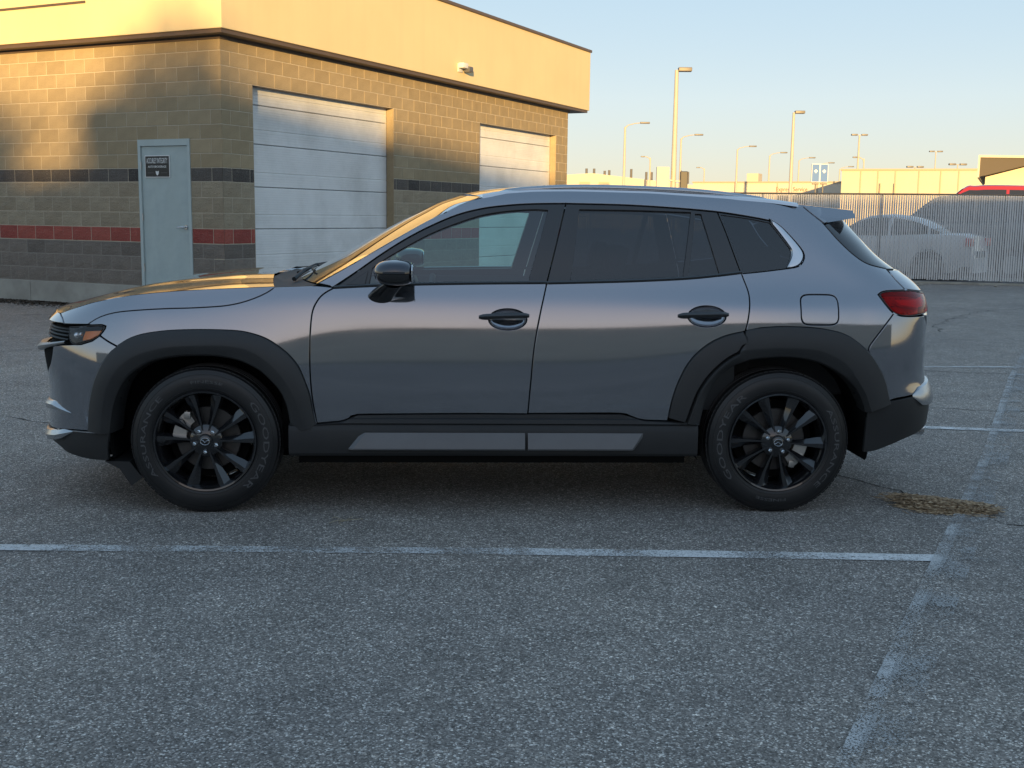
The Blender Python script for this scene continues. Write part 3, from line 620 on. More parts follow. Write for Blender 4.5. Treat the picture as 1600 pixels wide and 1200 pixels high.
def body_side(side):
    near = side < 0
    # ---- doors
    hf = ell((.055,.960), .092, .050); hr = ell((1.024,.984), .092, .050)
    fd = join(F['fd_front'], F['fd_bot'], b_lo[::-1], belt_f[::-1])
    rd = join(b_lo, F['rd_bot'], rarch_out_f, rr_lo[::-1], belt_r[::-1])
    doors = []
    for poly, hole, hx in ((fd, hf, .055), (rd, hr, 1.024)):
        d = panel('door', poly, M_paint, CAR, side, [hole]); doors.append(d)
        # recessed cup behind the handle
        rows = []
        for k in range(6):
            u = k/5; c = np.array(hole); m = c.mean(0); q = m+(c-m)*math.cos(u*math.pi/2*.999)*.985; q = np.concatenate([q, q[:1]]); rows.append(PO(q[:, 0], q[:, 1], np.full(len(q), -.003-.030*math.sin(u*math.pi/2))))
        strip('handle_cup', rows, M_paint, d, side, 180)
        # grab handle
        hz = .975 if hx < .5 else .990
        xs = np.linspace(-.128, .116, 15)+hx-.012; rows = []
        for k in range(13):
            a = 2*math.pi*k/12; t_ = np.clip(1-np.abs((xs-hx+.018)/.124)**6, 0, 1)**.5
            zz = hz+.0135*math.sin(a)*(.35+.65*t_)+.004*(xs-hx)/.12; of = .020*t_+.012*math.cos(a)*(.3+.7*t_)+.004
            rows.append(PO(xs, zz, of))
        strip('door_handle', rows[::-1], M_gloss, d, side, 180)
    # ---- window surround and glazing, one set per door
    gft = smoothpoly(F['glass_f_top']); 
    sail = [(-.735,1.113),(-.617,1.192),(-.632,1.117)]
    gf = join([(-.612,1.128)]+[tuple(p) for p in F['glass_f_top'][:1]], F['glass_f_top'], F['glass_f_rear'], F['glass_f_bot'])
    ff = join(belt_f, b_hi[::-1], [(.346,1.514),(.346,1.522)], F['dlo_top'][::-1])
    fr = panel('window_frame', ff, M_pillar, doors[0], side, [gf], off=-.003, gap=.0025, flange=.03)
    panel('sail_panel', join(*[[sail[i], sail[(i+1) % 3]] for i in range(3)]), M_pillar, doors[0], side, off=.004, gap=.003)
    panel('window', gf, M_glass, doors[0], side, off=-.014, gap=-.004, flange=.003)
    gr = join(F['glass_r'], [F['glass_r'][-1], F['glass_r2'][0]], F['glass_r2'], [F['glass_r2'][-1], F['glass_r'][0]])
    gv = join(*[[F['glass_v'][i], F['glass_v'][(i+1) % 4]] for i in range(4)])
    rf = join(belt_r, rr_hi[::-1], F['dlo_top2'][:4][::-1], b_hi)
    panel('window_frame', rf, M_pillar, doors[1], side, [gr, gv], off=-.003, gap=.0025, flange=.03)
    panel('window', gr, M_glassd, doors[1], side, off=-.014, gap=-.004, flange=.003)
    panel('window', gv, M_glassd, doors[1], side, off=-.014, gap=-.004, flange=.003)
    # weather strip along the belt
    for pts, d in ((belt_f, doors[0]), (belt_r, doors[1])):
        a = resample(smoothpoly(pts), 60); rows = [PO(a[:, 0], a[:, 1]+dz_, np.full(60, o_)) for dz_, o_ in ((-.003,-.01),(-.003,.004),(.003,.007),(.010,.003),(.011,-.012))]
        strip('weather_strip', rows, M_gloss, d, side, 40)
    # ---- quarter panel with roof side and A pillar
    fp = [(1.486,1.092),(1.671,.950)]; fc = ((fp[0][0]+fp[1][0])/2, (fp[0][1]+fp[1][1])/2); fuel = ell(fc, .094, .073, 36, 5.0)
    qp = join(rr_lo, rarch_out_r[1:9]+[(1.832,.800)], [(1.829,.800)]+F['rb_seam'][::-1], F['tail2'][2:], F['tail'][:4], F['tailgate_seam'][::-1], F['rglass_seam'][::-1], [(1.639,1.437),(1.580,1.483),(1.529,1.526)], roof_edge[::-1], F['ap_edge'][:8][::-1], [(-.865,1.124),(-.806,1.112)], [(-.792,1.104)]+F['dlo_top'][1:], F['dlo_top2'], F['dlo_rear'], belt_q[::-1])
    q = panel('quarter_panel', qp, M_paint, CAR, side, [fuel])
    panel('fuel_door', fuel, M_paint, q, side, gap=.003)
    gq = join(F['glass_q'], F['glass_q2'], F['glass_q3'], F['glass_q4'], [F['glass_q4'][-1], F['glass_q'][0]])
    qf = join(F['dlo_top2'][3:], F['dlo_rear'], belt_q[::-1], rr_hi[::-1])
    panel('window_surround', qf, M_gloss, q, side, [gq], off=-.004, gap=.002)
    panel('quarter_window', gq, M_glassd, q, side, off=-.010, gap=-.004, flange=.003)
    cin = smoothpoly([(1.372,1.440),(1.41,1.385),(1.452,1.322),(1.462,1.300),(1.458,1.275),(1.447,1.245),(1.436,1.221)]); cout = smoothpoly(F['dlo_rear'])
    a, b = resample(cin, 30), resample(cout, 30)
    w_ = [.0, .10, .5, .9, 1.0]; of_ = [-.004, .006, .009, .006, -.004]
    strip('chrome_window_trim', [PO(*(a+(b-a)*(.04+.90*u)).T, np.full(30, o_)) for u, o_ in zip(w_, of_)][::-1], M_chrome, q, side, 50)
    # ---- fender
    fe = join(F['fender_top'][:3]+[(-.79,1.106)], F['fd_front'], F['farch_out'][5:][::-1], F['bump_fender'][::-1], F['headlamp'][1:6][::-1], [(-1.868,.916)]+F['hood_shut'][1:])
    panel('fender', fe, M_paint, CAR, side)
    # ---- wheel arch cladding, by angle round the hub
    def polar(c, *segs):
        q = np.concatenate([np.array(smoothpoly(s_, .01)) for s_ in segs]); d = q-np.array(c); th = np.pi-np.arctan2(d[:, 1], d[:, 0]); r = np.hypot(d[:, 0], d[:, 1]); o = np.argsort(th); return th[o], r[o]
    def clad(name, c, out, mid, inn, t0, t1, parent, n=90, full=True, mat=M_blkl):
        th = np.linspace(t0, t1, n); ro, ri = np.interp(th, *out), np.interp(th, *inn); rm = np.interp(th, *mid) if mid else (ro+ri)/2
        rm = np.minimum(rm, ro-.014); rm = np.maximum(rm, ri+.012); D = lambda r, o: PO(c[0]-r*np.cos(th), c[1]+r*np.sin(th), np.full(n, o))
        if full: rows = [D(ro,-.012), D(ro,.009), D(ro-.004,.014), D((ro*.6+rm*.4),.024), D(rm+.004,.030), D(rm-.004,.029), D((rm+ri)/2,.020), D(ri+.006,.012), D(ri,.004), D(ri-.003,-.03), D(ri,-.12)]
        else: rows = [D(ro,-.012), D(ro,.009), D(ro-.004,.014), D((ro*.5+ri*.5),.026), D(ri+.004,.029), D(ri+.002,.024), D(ri+.002,-.012)]
        return strip(name, rows, mat, parent, side, 22)
    cf, cr = (-1.407,.36), (1.407,.36)
    angs = lambda c, p: math.pi-math.atan2(p[1]-c[1], p[0]-c[0])
    clad('front_arch_cladding', cf, polar(cf, F['farch_out']), polar(cf, F['farch_mid']), polar(cf, F['farch_in']), .088, math.pi-.135, CAR)
    gapc = F['rd_cladgap'][::-1]
    clad('door_arch_cladding', cr, polar(cr, rarch_out_f), None, polar(cr, gapc, [gapc[-1],(1.190,.845)]), .225, angs(cr, (1.205,.915))-.012, doors[1], 40, False)
    clad('rear_arch_cladding', cr, polar(cr, [(p[0]+.004, p[1]-.003) for p in gapc], [(1.180,.822),(1.200,.868),(1.212,.915)], rarch_out_r), polar(cr, F['rarch_mid']), polar(cr, F['rarch_in']), .215, math.pi-.36, CAR, 120)
    # ---- wheel wells
    for c, seg in ((cf, F['farch_in']), (cr, F['rarch_in'])):
        th, r = polar(c, seg); tt = np.linspace(-.25, math.pi+.25, 50); rr = np.interp(tt, th, r)+.004
        X, Z = c[0]-rr*np.cos(tt), c[1]+rr*np.sin(tt); Z = np.maximum(Z, .27)
        q_ = P(X, np.maximum(Z, .30)); X = q_[:, 0]; ys = -q_[:, 1]-.004
        rows = [np.stack([X, -ys, Z], 1), np.stack([X, np.full(50, -.60), Z], 1), np.stack([c[0]+(X-c[0])*.02, np.full(50, -.58), c[1]+(Z-c[1])*.02], 1)]
        strip('wheel_well', rows, M_dark, CAR, side, 60)
    # ---- rocker panel
    ss = np.linspace(-1.0, .995, 90)
    fb = np.array(F['fd_bot']+F['rd_bot']+[(.93,.468),(1.0,.466)]); zt = np.where(ss < -.867, .452, np.interp(ss, fb[:, 0], fb[:, 1]))-.003
    spec_ = [(.50,-.02),(.499,.001),(.480,.004),(.475,.014),(.456,.020),(.448,.012),(.441,.017),(.415,.026),(.345,.031),(.310,.030),(.296,.022),(.290,.0),(.290,-.16)]
    strip('rocker_cladding', [PO(ss, np.minimum(z_, zt-.0004*i), np.full(90, o_)) for i, (z_, o_) in enumerate(spec_)], M_blk, CAR, side, 25)
    for A, B, tl, tr in ((-.630,.143,-.06,0), (.157,.705,0,.052)):
        rows = []
        for z_, o_, k in ((.413,.020,-.2),(.411,.028,0),(.375,.044,.5),(.340,.057,1),(.333,.056,1.05),(.328,.026,1.0)):
            s_ = np.linspace(A+tl*k+(.0 if tl == 0 else -.02), B-tr*k+(.03 if tr else 0), 40); rows.append(PO(s_, np.full(40, z_), np.full(40, o_)*np.where((s_ < s_[0]+.012) & (tl != 0) | (s_ > s_[-1]-.012) & (tr != 0), .75, 1)))
        strip('sill_moulding', rows, M_sill, CAR, side, 22)
    # ---- headlamp: bucket, lens, amber reflector, projector
    hl = join(F['headlamp'][:5], F['headlamp'][4:8], [F['headlamp'][7], F['headlamp'][8], F['headlamp'][0]])
    h = panel('headlamp', hl, M_gloss, CAR, side, [offset(np.array(hl), .007)[0]], off=.001, gap=.002, flange=.06)
    panel('lens', offset(np.array(hl), .006)[0], M_lens, h, side, off=.001, gap=.001, flange=.003)
    panel('lamp_bucket', hl, M_satin, h, side, off=-.050, gap=.0, flange=.005)
    am = join([(-1.880,.835),(-1.845,.845)], [(-1.845,.845),(-1.812,.872),(-1.808,.892)], [(-1.808,.892),(-1.873,.884)], [(-1.873,.884),(-1.880,.835)])
    panel('amber_reflector', am, M_amber, h, side, off=-.008, gap=.001, flange=.02)
    for k, c in enumerate(((-1.928,.862), (-1.903,.868))):
        g = np.array(ell(c, .017 if k == 0 else .012, .028 if k == 0 else .022, 20)); m = g.mean(0); rows = []
        for u in range(6):
            q_ = m+(g-m)*math.cos(u/5*math.pi/2*.99); q_ = np.concatenate([q_, q_[:1]]); rows.append(PO(q_[:, 0], q_[:, 1], np.full(len(q_), -.045+.03*math.sin(u/5*math.pi/2))))
        strip('projector', rows, M_chrome, h, side, 180)
    # ---- tail lamp
    tl_ = join(F['tail']+[(2.36,1.092)], [(2.36,1.092),(2.36,1.000)], [(2.36,1.000)]+F['tail2'])
    tlo = panel('tail_lamp', tl_, M_gloss, CAR, side, [offset(np.array(tl_), .008)[0]], off=.002, gap=.002, flange=.05)
    panel('red_lens', offset(np.array(tl_), .007)[0], M_redlens, tlo, side, off=.003, gap=.001, flange=.003)
    panel('lamp_core', offset(np.array(tl_), .004)[0], M_redd, tlo, side, off=-.045, gap=0, flange=.004)
    panel('light_bar', join([(1.955,1.075),(2.34,1.083)], [(2.34,1.083),(2.34,1.045)], [(2.34,1.045),(2.10,1.030)], [(2.10,1.030),(1.985,1.052)], [(1.985,1.052),(1.955,1.075)]), M_red, tlo, side, off=-.012, gap=0, flange=.02)
    # ---- hood side
    hsd = join(F['hood_crease'][::-1], F['hood_front'][:3], F['hood_front'][2:], F['hood_shut'])
    return doors, q, hsd
NEAR = body_side(-1); FARS = body_side(1)

# ---- bumpers, tailgate: built as full-width wraps, half and its mirror
def wrap(name, poly, mat, parent, **kw):
    """one object made of the near half and its mirror"""
    a = panel(name, poly, mat, parent, -1, **kw); me = a.data
    n = len(me.vertices); V = np.zeros(n*3); me.vertices.foreach_get('co', V); V = V.reshape(-1, 3); N = np.array([tuple(v) for v in [c.vector for c in me.corner_normals]]); Fc = [tuple(p.vertices) for p in me.polygons]
    vn = np.zeros((n, 3)); k = 0
    for p in me.polygons:
        for li, vi in zip(p.loop_indices, p.vertices): vn[vi] = N[li]
    V2 = np.concatenate([V, V*[1,-1,1]]); N2 = np.concatenate([vn, vn*[1,-1,1]]); F2 = Fc+[tuple(i+n for i in q[::-1]) for q in Fc]
    old = a.data; a.data = meshdata(name, V2, F2, None, N2); a.data.materials.append(mat); bpy.data.meshes.remove(old); return a
NC = XF0-1+.002
fa = F['farch_out']
bmp = join(F['bump_fender'], [F['bump_fender'][-1]]+fa[:5][::-1]+[], [fa[0], (-1.94,.391), (-2.05,.375), (-2.20,.362), (NC,.355)], [(NC,.355),(NC,.46)], [(NC,.46),(-2.30,.47)], [(-2.30,.47),(-2.24,.58),(-2.168,.650),(-2.096,.699),(-2.064,.742),(-2.045,.790)], [(-2.045,.795),(-1.985,.806),(-1.935,.812)], F['headlamp'][6:8][::-1]+[], [F['headlamp'][6], (-1.805,.866)])
front = wrap('front_bumper', bmp, M_paint, CAR)
low = join([(NC,.350),(-2.20,.357),(-2.05,.370),(-1.94,.386),(-1.876,.391),(-1.782,.395)], [(-1.782,.395),(-1.797,.256)], [(-1.797,.256),(-1.886,.252),(-2.019,.262),(-2.12,.290),(NC,.30)], [(NC,.30),(NC,.35)])
wrap('lower_bumper_cladding', low, M_blk, front, off=.004)
# grille cavity, louvres and frame
s_ = np.concatenate([np.linspace(NC, -1.95, 40)]); z_ = np.linspace(.44, .925, 14); A = PO(s_[:, None]+0*z_[None], z_[None]+0*s_[:, None], np.full((40, 14), -.085))
g = grid_mesh('grille_cavity', np.concatenate([A, mir(A, 1)[::-1]]), M_dark, front, 60)
mb = MB()
for zz in (.835,.855,.875,.892): 
    pts = PO(np.linspace(-1.975, NC, 22), np.full(22, zz), np.full(22, -.035)); pts = np.concatenate([pts, mir(pts, 1)[::-1]]); mb.tube([tuple(p) for p in pts], .0095, 6, sq=.8)
for zz in np.linspace(.50, .77, 9):
    pts = PO(np.linspace(-2.30, NC, 16), np.full(16, zz), np.full(16, -.03)); pts = np.concatenate([pts, mir(pts, 1)[::-1]]); mb.tube([tuple(p) for p in pts], .008, 6)
mb.build('grille_louvres', M_blk, front, 60)
a = np.linspace(-1.955, NC, 30); zw = np.interp(a, [NC,-2.25,-2.05,-1.955], [.745,.765,.800,.822]); k_ = np.interp(a, [NC,-2.4,-1.955], [1,1,.25])
rows = [PO(a, zw+dz_*k_, o_*k_+.001) for dz_, o_ in ((-.026,-.05),(-.026,.016),(-.018,.032),(.002,.034),(.026,.010),(.030,-.03))]
rows = [np.concatenate([r, mir(r, 1)[::-1]]) for r in rows]; strip('grille_wing', rows, M_satin, front, -1, 30, flip=True)
gfr = join([(-2.049,.787),(-2.068,.740),(-2.100,.697),(-2.172,.648),(-2.245,.577),(-2.305,.47)], [(-2.305,.47),(-2.42,.47)], [(-2.42,.47),(-2.38,.62),(-2.35,.70),(-2.30,.775)], [(-2.30,.775),(-2.049,.787)]); wrap('grille_surround', gfr, M_dark, front, off=-.004)
wrap('nose_panel', join([(-2.108,.949),(-2.037,.930),(-1.998,.908)], [(-1.998,.908),(-2.2,.903),(NC,.900)], [(NC,.900),(NC,.954)], [(NC,.954),(-2.3,.953),(-2.108,.950)]), M_paint, CAR)
for side in (-1, 1):
    a = np.linspace(-2.34, -1.955, 24); zc_ = np.interp(a, [-2.34,-2.25,-2.09,-1.955], [.465,.475,.494,.474]); k_ = np.interp(a, [-2.34,-2.1,-1.955], [1.0,.9,.05])
    strip('bumper_corner_trim', [PO(a, zc_+d_*k_, o_*k_) for d_, o_ in ((-.030,-.004),(-.026,.018),(.0,.022),(.020,.008),(.024,-.006))], M_bright, front, side, 40, flip=True)
    a = np.linspace(-2.34, -1.935, 24); zc_ = np.interp(a, [-2.34,-2.19,-2.05,-1.935], [.325,.328,.350,.385]); k_ = np.interp(a, [-2.34,-2.19,-2.0,-1.935], [.7,1,.8,.05])
    strip('fog_lamp_trim', [PO(a, zc_+d_*k_, o_*k_+.003) for d_, o_ in ((-.034,-.004),(-.028,.020),(-.002,.026),(.020,.012),(.026,-.004))], M_bright, front, side, 40, flip=True)
    strip('bumper_bright_line', [PO(np.linspace(-1.94,-1.79,12), np.linspace(.389,.398,12)+d_, np.full(12, o_)) for d_, o_ in ((-.006,-.002),(-.005,.008),(.001,.008),(.002,-.002))], M_bright, front, side, 40, flip=True)
    q_ = np.array([(-1.9,.252),(-1.78,.25),(-1.72,.17),(-1.775,.13),(-1.83,.215)]); sg = side
    m_ = MB(); m_.prism([tuple(p) for p in q_], .60, .885, lambda u, w, h: (u, sg*h, w)); m_.build('splash_guard', M_blk, front)
# rear
ro = rarch_out_r
rb = join([F['rb_seam'][0]]+F['rb_seam'][1:]+[(1.829,.802)], [(1.835,.797)]+ro[9:], [ro[-1], (1.975,.585), (2.056,.594), (2.20,.612), (CZ(.62),.62)], [(CZ(.62),.62),(CZ(.80),.80)], [(CZ(.8),.80),(2.50,.82),(2.30,.88),(2.16,.985)], [(2.16,.985)]+F['tail2'][1:4])
rear = wrap('rear_bumper', rb, M_paint, CAR)
lowr = join([(1.836,.552),(1.917,.570),(2.056,.590),(2.20,.607),(CZ(.61),.615)], [(CZ(.61),.615),(CZ(.42),.42)], [(CZ(.42),.42),(2.30,.415),(2.191,.408),(2.123,.394),(2.023,.370),(1.937,.338),(1.880,.318),(1.828,.310)], [(1.828,.310),(1.836,.552)])
wrap('lower_bumper_cladding', lowr, M_blk, rear, off=.006)
for side in (-1, 1):
    a = np.linspace(2.06, 2.55, 26); zc_ = np.interp(a, [2.06,2.14,2.55], [.592,.585,.60]); k_ = np.interp(a, [2.06,2.12,2.2,2.55], [.1,.85,1,1])
    strip('bumper_corner_trim', [PO(a, zc_+d_*k_, o_*k_*.8+.004) for d_, o_ in ((-.058,-.006),(-.052,.022),(-.030,.028),(.018,.020),(.050,.012),(.056,-.006))], M_bright, rear, side, 40)
    m_ = MB(); m_.lathe([(.030,-.10),(.036,-.10),(.036,.10),(.030,.10),(.028,.0)], 20, 'z', True); m_.build('exhaust_tip', M_chrome, rear, 40, loc=(2.20, side*.52, .36), rot=(0, R(90), 0))
    # diffuser skirt below
    m_ = MB(); m_.box((1.86, side*.42-.30, .37), (2.10, side*.42+.28, .45), .02); m_.build('underbody_tray', M_dark, rear)
tg = join([(1.984,1.168),(2.028,1.117)], [(2.040,1.117),(2.188,1.103),(2.365,1.097)], [(2.365,1.097),(2.365,.996)], [(2.365,.996),(2.20,.985)], [(2.20,.985),(2.31,.885),(2.50,.826),(CZ(.806),.806)], [(CZ(.806),.806),(CZ(1.205),1.205)], [(CZ(1.205),1.205),(2.2,1.207),(1.975,1.211)], [(1.972,1.211),(1.984,1.168)])
wrap('tailgate', tg, M_paint, CAR)
# rear screen, its dark side blades and the roof spoiler
rg = join([(1.915,1.50),(1.915,1.44),(1.924,1.352),(1.952,1.262),(1.985,1.219)], [(1.985,1.219),(2.2,1.213),(CZ(1.211),1.211)], [(CZ(1.211),1.211),(CZ(1.50),1.50)], [(CZ(1.50),1.50),(2.2,1.50),(1.915,1.50)])
wrap('rear_window', rg, M_glassd, CAR, off=-.006, gap=.0)
bl = join(F['rglass_seam'], [(1.978,1.216),(1.952,1.257),(1.924,1.350),(1.910,1.446),(1.905,1.495)], [(1.905,1.495),(1.80,1.47),(1.655,1.440)])
for side in (-1, 1): panel('tailgate_blade', bl, M_gloss, CAR, side, off=-.002)
sx = np.linspace(0, 1, 12); yy = np.linspace(-.655, .655, 31)
top = np.array([[(1.50+(.43-.10*(abs(y)/.655)**2.2)*u, y*(1-.05*u), 1.536+.016*(1-(y/.655)**2)*(1-.5*u)-.030*u) for y in yy] for u in sx])
bot = top.copy(); bot[..., 2] = np.interp(top[..., 0], [1.50,1.60,1.66,1.95], [1.50,1.455,1.440,1.488]); bot[..., 2] = np.minimum(bot[..., 2], top[..., 2]-.016); top[..., 1] *= .965; bot[..., 1] *= 1.055
sp = np.concatenate([top, bot[::-1], top[:1]]); n_, k_ = sp.shape[:2]; m_ = MB(); m_.add(sp.reshape(-1, 3), [(i*k_+j, i*k_+j+1, (i+1)*k_+j+1, (i+1)*k_+j) for i in range(n_-1) for j in range(k_-1)]+[tuple(i*k_ for i in range(n_-1)), tuple(i*k_+k_-1 for i in range(n_-2, -1, -1))]); m_.build('roof_spoiler', M_paint, CAR, 40)
for side in (-1, 1):     # spoiler cheek filling down to the blade
    cheek = join([(1.529,1.526),(1.580,1.483),(1.639,1.440)], [(1.639,1.440),(1.74,1.462),(1.86,1.478)], [(1.86,1.478),(1.88,1.496)], [(1.88,1.496),(1.70,1.512),(1.529,1.526)])
    panel('spoiler_cheek', cheek, M_paint, CAR, side, off=.002, gap=.001)

# ---- hood
hc = Spl([-2.36,-2.29,-2.229,-2.129,-1.981,-1.857,-1.733,-1.61,-1.424,-1.288,-1.10], [.935,.958,.975,1.001,1.037,1.066,1.089,1.107,1.127,1.137,1.142])
ce = smoothpoly([(NC,.953),(-2.4,.953),(-2.25,.952)]+F['hood_crease'], .03); ce = np.array(ce); E3 = P(ce[:, 0], ce[:, 1]); E3 = E3[np.argsort(-E3[:, 0])]
u = np.linspace(0, 1, 25); rows = []
for e in E3:
    ye = -e[1]; zc_ = float(hc(e[0])); row = []
    for v in np.concatenate([u-1, u[1:]]):
        k = 1-abs(v)**2.6; dome = .010*math.exp(-((abs(v)*ye-.43)/.10)**2)*float(sstep(-2.25, -1.6, e[0])); row.append((e[0]-.085*(1-v*v)*float(sstep(-1.5, -1.07, e[0])), v*ye, e[2]+max(zc_-e[2], .0)*k+dome*(1-abs(v)**8)))
    rows.append(row)
ht = grid_mesh('hood', np.array(rows), M_paint, CAR, 180, flip=True)
for side, hsd in ((-1, NEAR[2]), (1, FARS[2])): panel('hood_flank', hsd, M_paint, ht, side, gap=.0012, roll=.0015)
# cowl and windscreen
ap = np.array(resample(smoothpoly(F['ap_edge'][:8]), 30)); A3 = P(ap[:, 0], ap[:, 1]); v = np.linspace(-1, 1, 33); rows = []
for i, e in enumerate(A3):
    b = .17-.05*i/29; rows.append([(e[0]-b*(1-q*q), -e[1]*q, e[2]+.012*(1-q*q)*(i/29)) for q in v])
ws = np.array(rows); grid_mesh('windscreen', ws, M_glassf, CAR, 180, flip=True)
fr_ = []
for i in (0, 1, 2, 3): fr_.append([tuple(p) for p in ws[i]+np.array([0,0,-.006])])
grid_mesh('windscreen_frit', np.array(fr_), M_gloss, CAR, 180, flip=True)
hb = np.array([ (p[0], p[1], p[2]) for p in np.array(ht.data.vertices[0].co[:])[None]])
hr_ = np.array([tuple(ht.data.vertices[i].co) for i in range(49)]); hr2 = np.stack([np.interp(np.linspace(0, 48, 33), np.arange(49), hr_[:, k]) for k in range(3)], 1)
cw = np.stack([hr2+[0.0,0,-.012], hr2*.7+ws[0]*.3+[0,0,-.030], hr2*.3+ws[0]*.7+[0,0,-.020], ws[0]+[.01,0,-.004]]); grid_mesh('cowl_panel', cw, M_blk, CAR, 60, flip=True)
for y0, y1 in ((-.52, .05), (.10, .62)):
    pa = lambda y, t: np.array([np.interp(y, ws[t][:, 1], ws[t][:, k]) for k in range(3)])
    m_ = MB(); p0 = pa(y0, 0)+[-.05,0,.0]; p1 = pa(y0*.5+y1*.5, 2)+[0,0,.018]; p2 = pa(y1, 2)+[0,0,.016]; m_.tube([p0, p0*.4+p1*.6+[0,0,.012], p1], [.012,.009,.007], 6); m_.tube([pa(y, 2)+[0,0,.012] for y in np.linspace(y0+.02, y1, 8)], .006, 6); m_.build('wiper', M_blk, CAR, 60)
# ---- roof
xe = np.linspace(-.065, 1.52, 40); ze = np.interp(xe, *np.array(roof_edge).T); ye = W(xe, ze); rows = []
zcen = Spl([-.4,-.065,.2,.45,.8,1.15,1.52], [1.47,1.575,1.618,1.626,1.618,1.592,1.550])
for x_, z_, y_ in zip(xe, ze, ye):
    row = []
    for q in v: row.append((x_-.10*(1-q*q)*float(sstep(.35, -.065, x_)), -(-y_*q), z_-.004+(float(zcen(x_))-z_)*(1-abs(q)**3.2)))
    rows.append(row)
roof = grid_mesh('roof', np.array(rows), M_paint, CAR, 180, flip=False)
rl = np.array([(-.10,1.545),(-.065,1.558),(.061,1.592),(.189,1.606),(.315,1.614),(.406,1.617),(.536,1.618),(.783,1.614),(1.042,1.602),(1.3,1.576),(1.44,1.553),(1.50,1.542)])
for side in (-1, 1):
    a = resample(smoothpoly(rl, .03), 50); rows = []
    for k in range(13):
        an = 2*math.pi*k/12; tp = np.clip(np.minimum(np.arange(50), 49-np.arange(50))/5, .15, 1)
        rows.append(np.stack([a[:, 0], -.615+.020*math.cos(an)*tp+0*a[:, 0], a[:, 1]-.016+.016*math.sin(an)*tp], 1))
    strip('roof_rail', rows, M_bright, CAR, side, 50)
    strip('roof_ditch_moulding', [np.stack([xe, -(ye+d_), ze+h_], 1) for d_, h_ in ((.006,-.008),(.001,.005),(-.026,.013),(-.034,.002))], M_chrome, CAR, side, 50)

# ---- inner shell, floor and cabin
for side in (-1, 1):
    s_ = np.linspace(NC, 2.75, 150); z_ = np.linspace(.24, 1.10, 20); A = PO(s_[:, None]+0*z_[None], z_[None]+0*s_[:, None], np.full((150, 20), -.045)); A = mir(A, side); fc = []; 
    for i in range(149):
        for j in range(19):
            c = (A[i, j]+A[i+1, j+1])/2
            if min(math.hypot(c[0]-q, c[2]-.36) for q in (-1.407, 1.407)) < .47 and abs(c[1]) > .6: continue
            if c[2] > .93 and c[0] < -1.05 or c[0] > 1.7 and c[2] < .46 or c[0] < -1.72 and c[2] < .31: continue
            fc.append((i*20+j, i*20+j+1, (i+1)*20+j+1, (i+1)*20+j))
    link('inner_body_shell', meshdata('inner_body_shell', A.reshape(-1, 3), fc, 180), M_dark, CAR)
m_ = MB(); m_.box((-2.0,-.58,.22), (1.70,.58,.27)); m_.box((-.95,-.80,.235), (.95,.80,.28)); m_.box((-1.05,-.80,.30), (-1.02,.80,1.02)); m_.build('floor_pan', M_dark, CAR)
m_ = MB(); m_.box((-.80,-.78,.85), (-.42,.78,1.06), .06); m_.box((-1.0,-.75,.95), (-.60,.75,1.075), .03); m_.box((-.55,-.55,1.02), (-.40,-.22,1.14), .03); m_.build('dashboard', M_cabin, CAR, 40)
m_ = MB(); ring = [(-.34+.045*math.sin(a)*0+.06*math.cos(a)*.35, -.38+.185*math.sin(a), .97+.185*math.cos(a)*.92) for a in np.linspace(0, 2*math.pi, 25)]; m_.tube(ring, .016, 8, False); m_.tube([(-.36,-.38,.97),(-.50,-.38,.93)], .03); m_.tube([(-.34,-.56,.97),(-.34,-.20,.97)], .02); m_.build('steering_wheel', M_cabin, CAR, 60)
def seat(x, y, w, rear_=False):
    m_ = MB(); m_.box((x-.27, y-w, .42), (x+.24, y+w, .60), .05)
    M = Matrix.Translation((x+.24, y, .58)) @ Matrix.Rotation(R(16), 4, 'Y'); m_.box((-.07,-w,-.06), (.07,w,.56), .055, M); s = m_.build('seat', M_seat, CAR, 50)
    for yo in ((0,) if not rear_ else (-w*.6, w*.6)):
        h_ = MB(); h_.box((-.045,yo-.12,.60), (.05,yo+.12,.76), .04, M); h_.tube([M @ Vector((0,yo-.05,.5)), M @ Vector((0,yo-.05,.62))], .007); h_.tube([M @ Vector((0,yo+.05,.5)), M @ Vector((0,yo+.05,.62))], .007); h_.build('headrest', M_seat, s, 50)
seat(.22, -.37, .25); seat(.22, .37, .25); seat(1.02, 0, .62, True)
for sy in (-1, 1): m_ = MB(); m_.box((-.75, sy*.80-.02, .5), (1.2, sy*.80+.02, 1.085), .015); m_.build('door_trim', M_cabin, CAR, 40)
m_ = MB(); m_.box((1.3,-.62,.55), (1.9,.62,.95), .03); m_.build('parcel_shelf', M_cabin, CAR, 40)
hd = np.array(rows) if False else None
A = np.array([[ (x_, y_, float(zcen(x_))-.045-.06*(y_/.62)**2) for y_ in np.linspace(-.62, .62, 9)] for x_ in np.linspace(-.10, 1.55, 12)]); grid_mesh('headlining', A, M_cabin, CAR, 180)
m_ = MB(); m_.box((-.26,-.11,1.395), (-.235,.11,1.455), .012); m_.tube([(-.25,0,1.45),(-.27,0,1.52)], .01); m_.build('rear_view_mirror', M_cabin, CAR, 40)

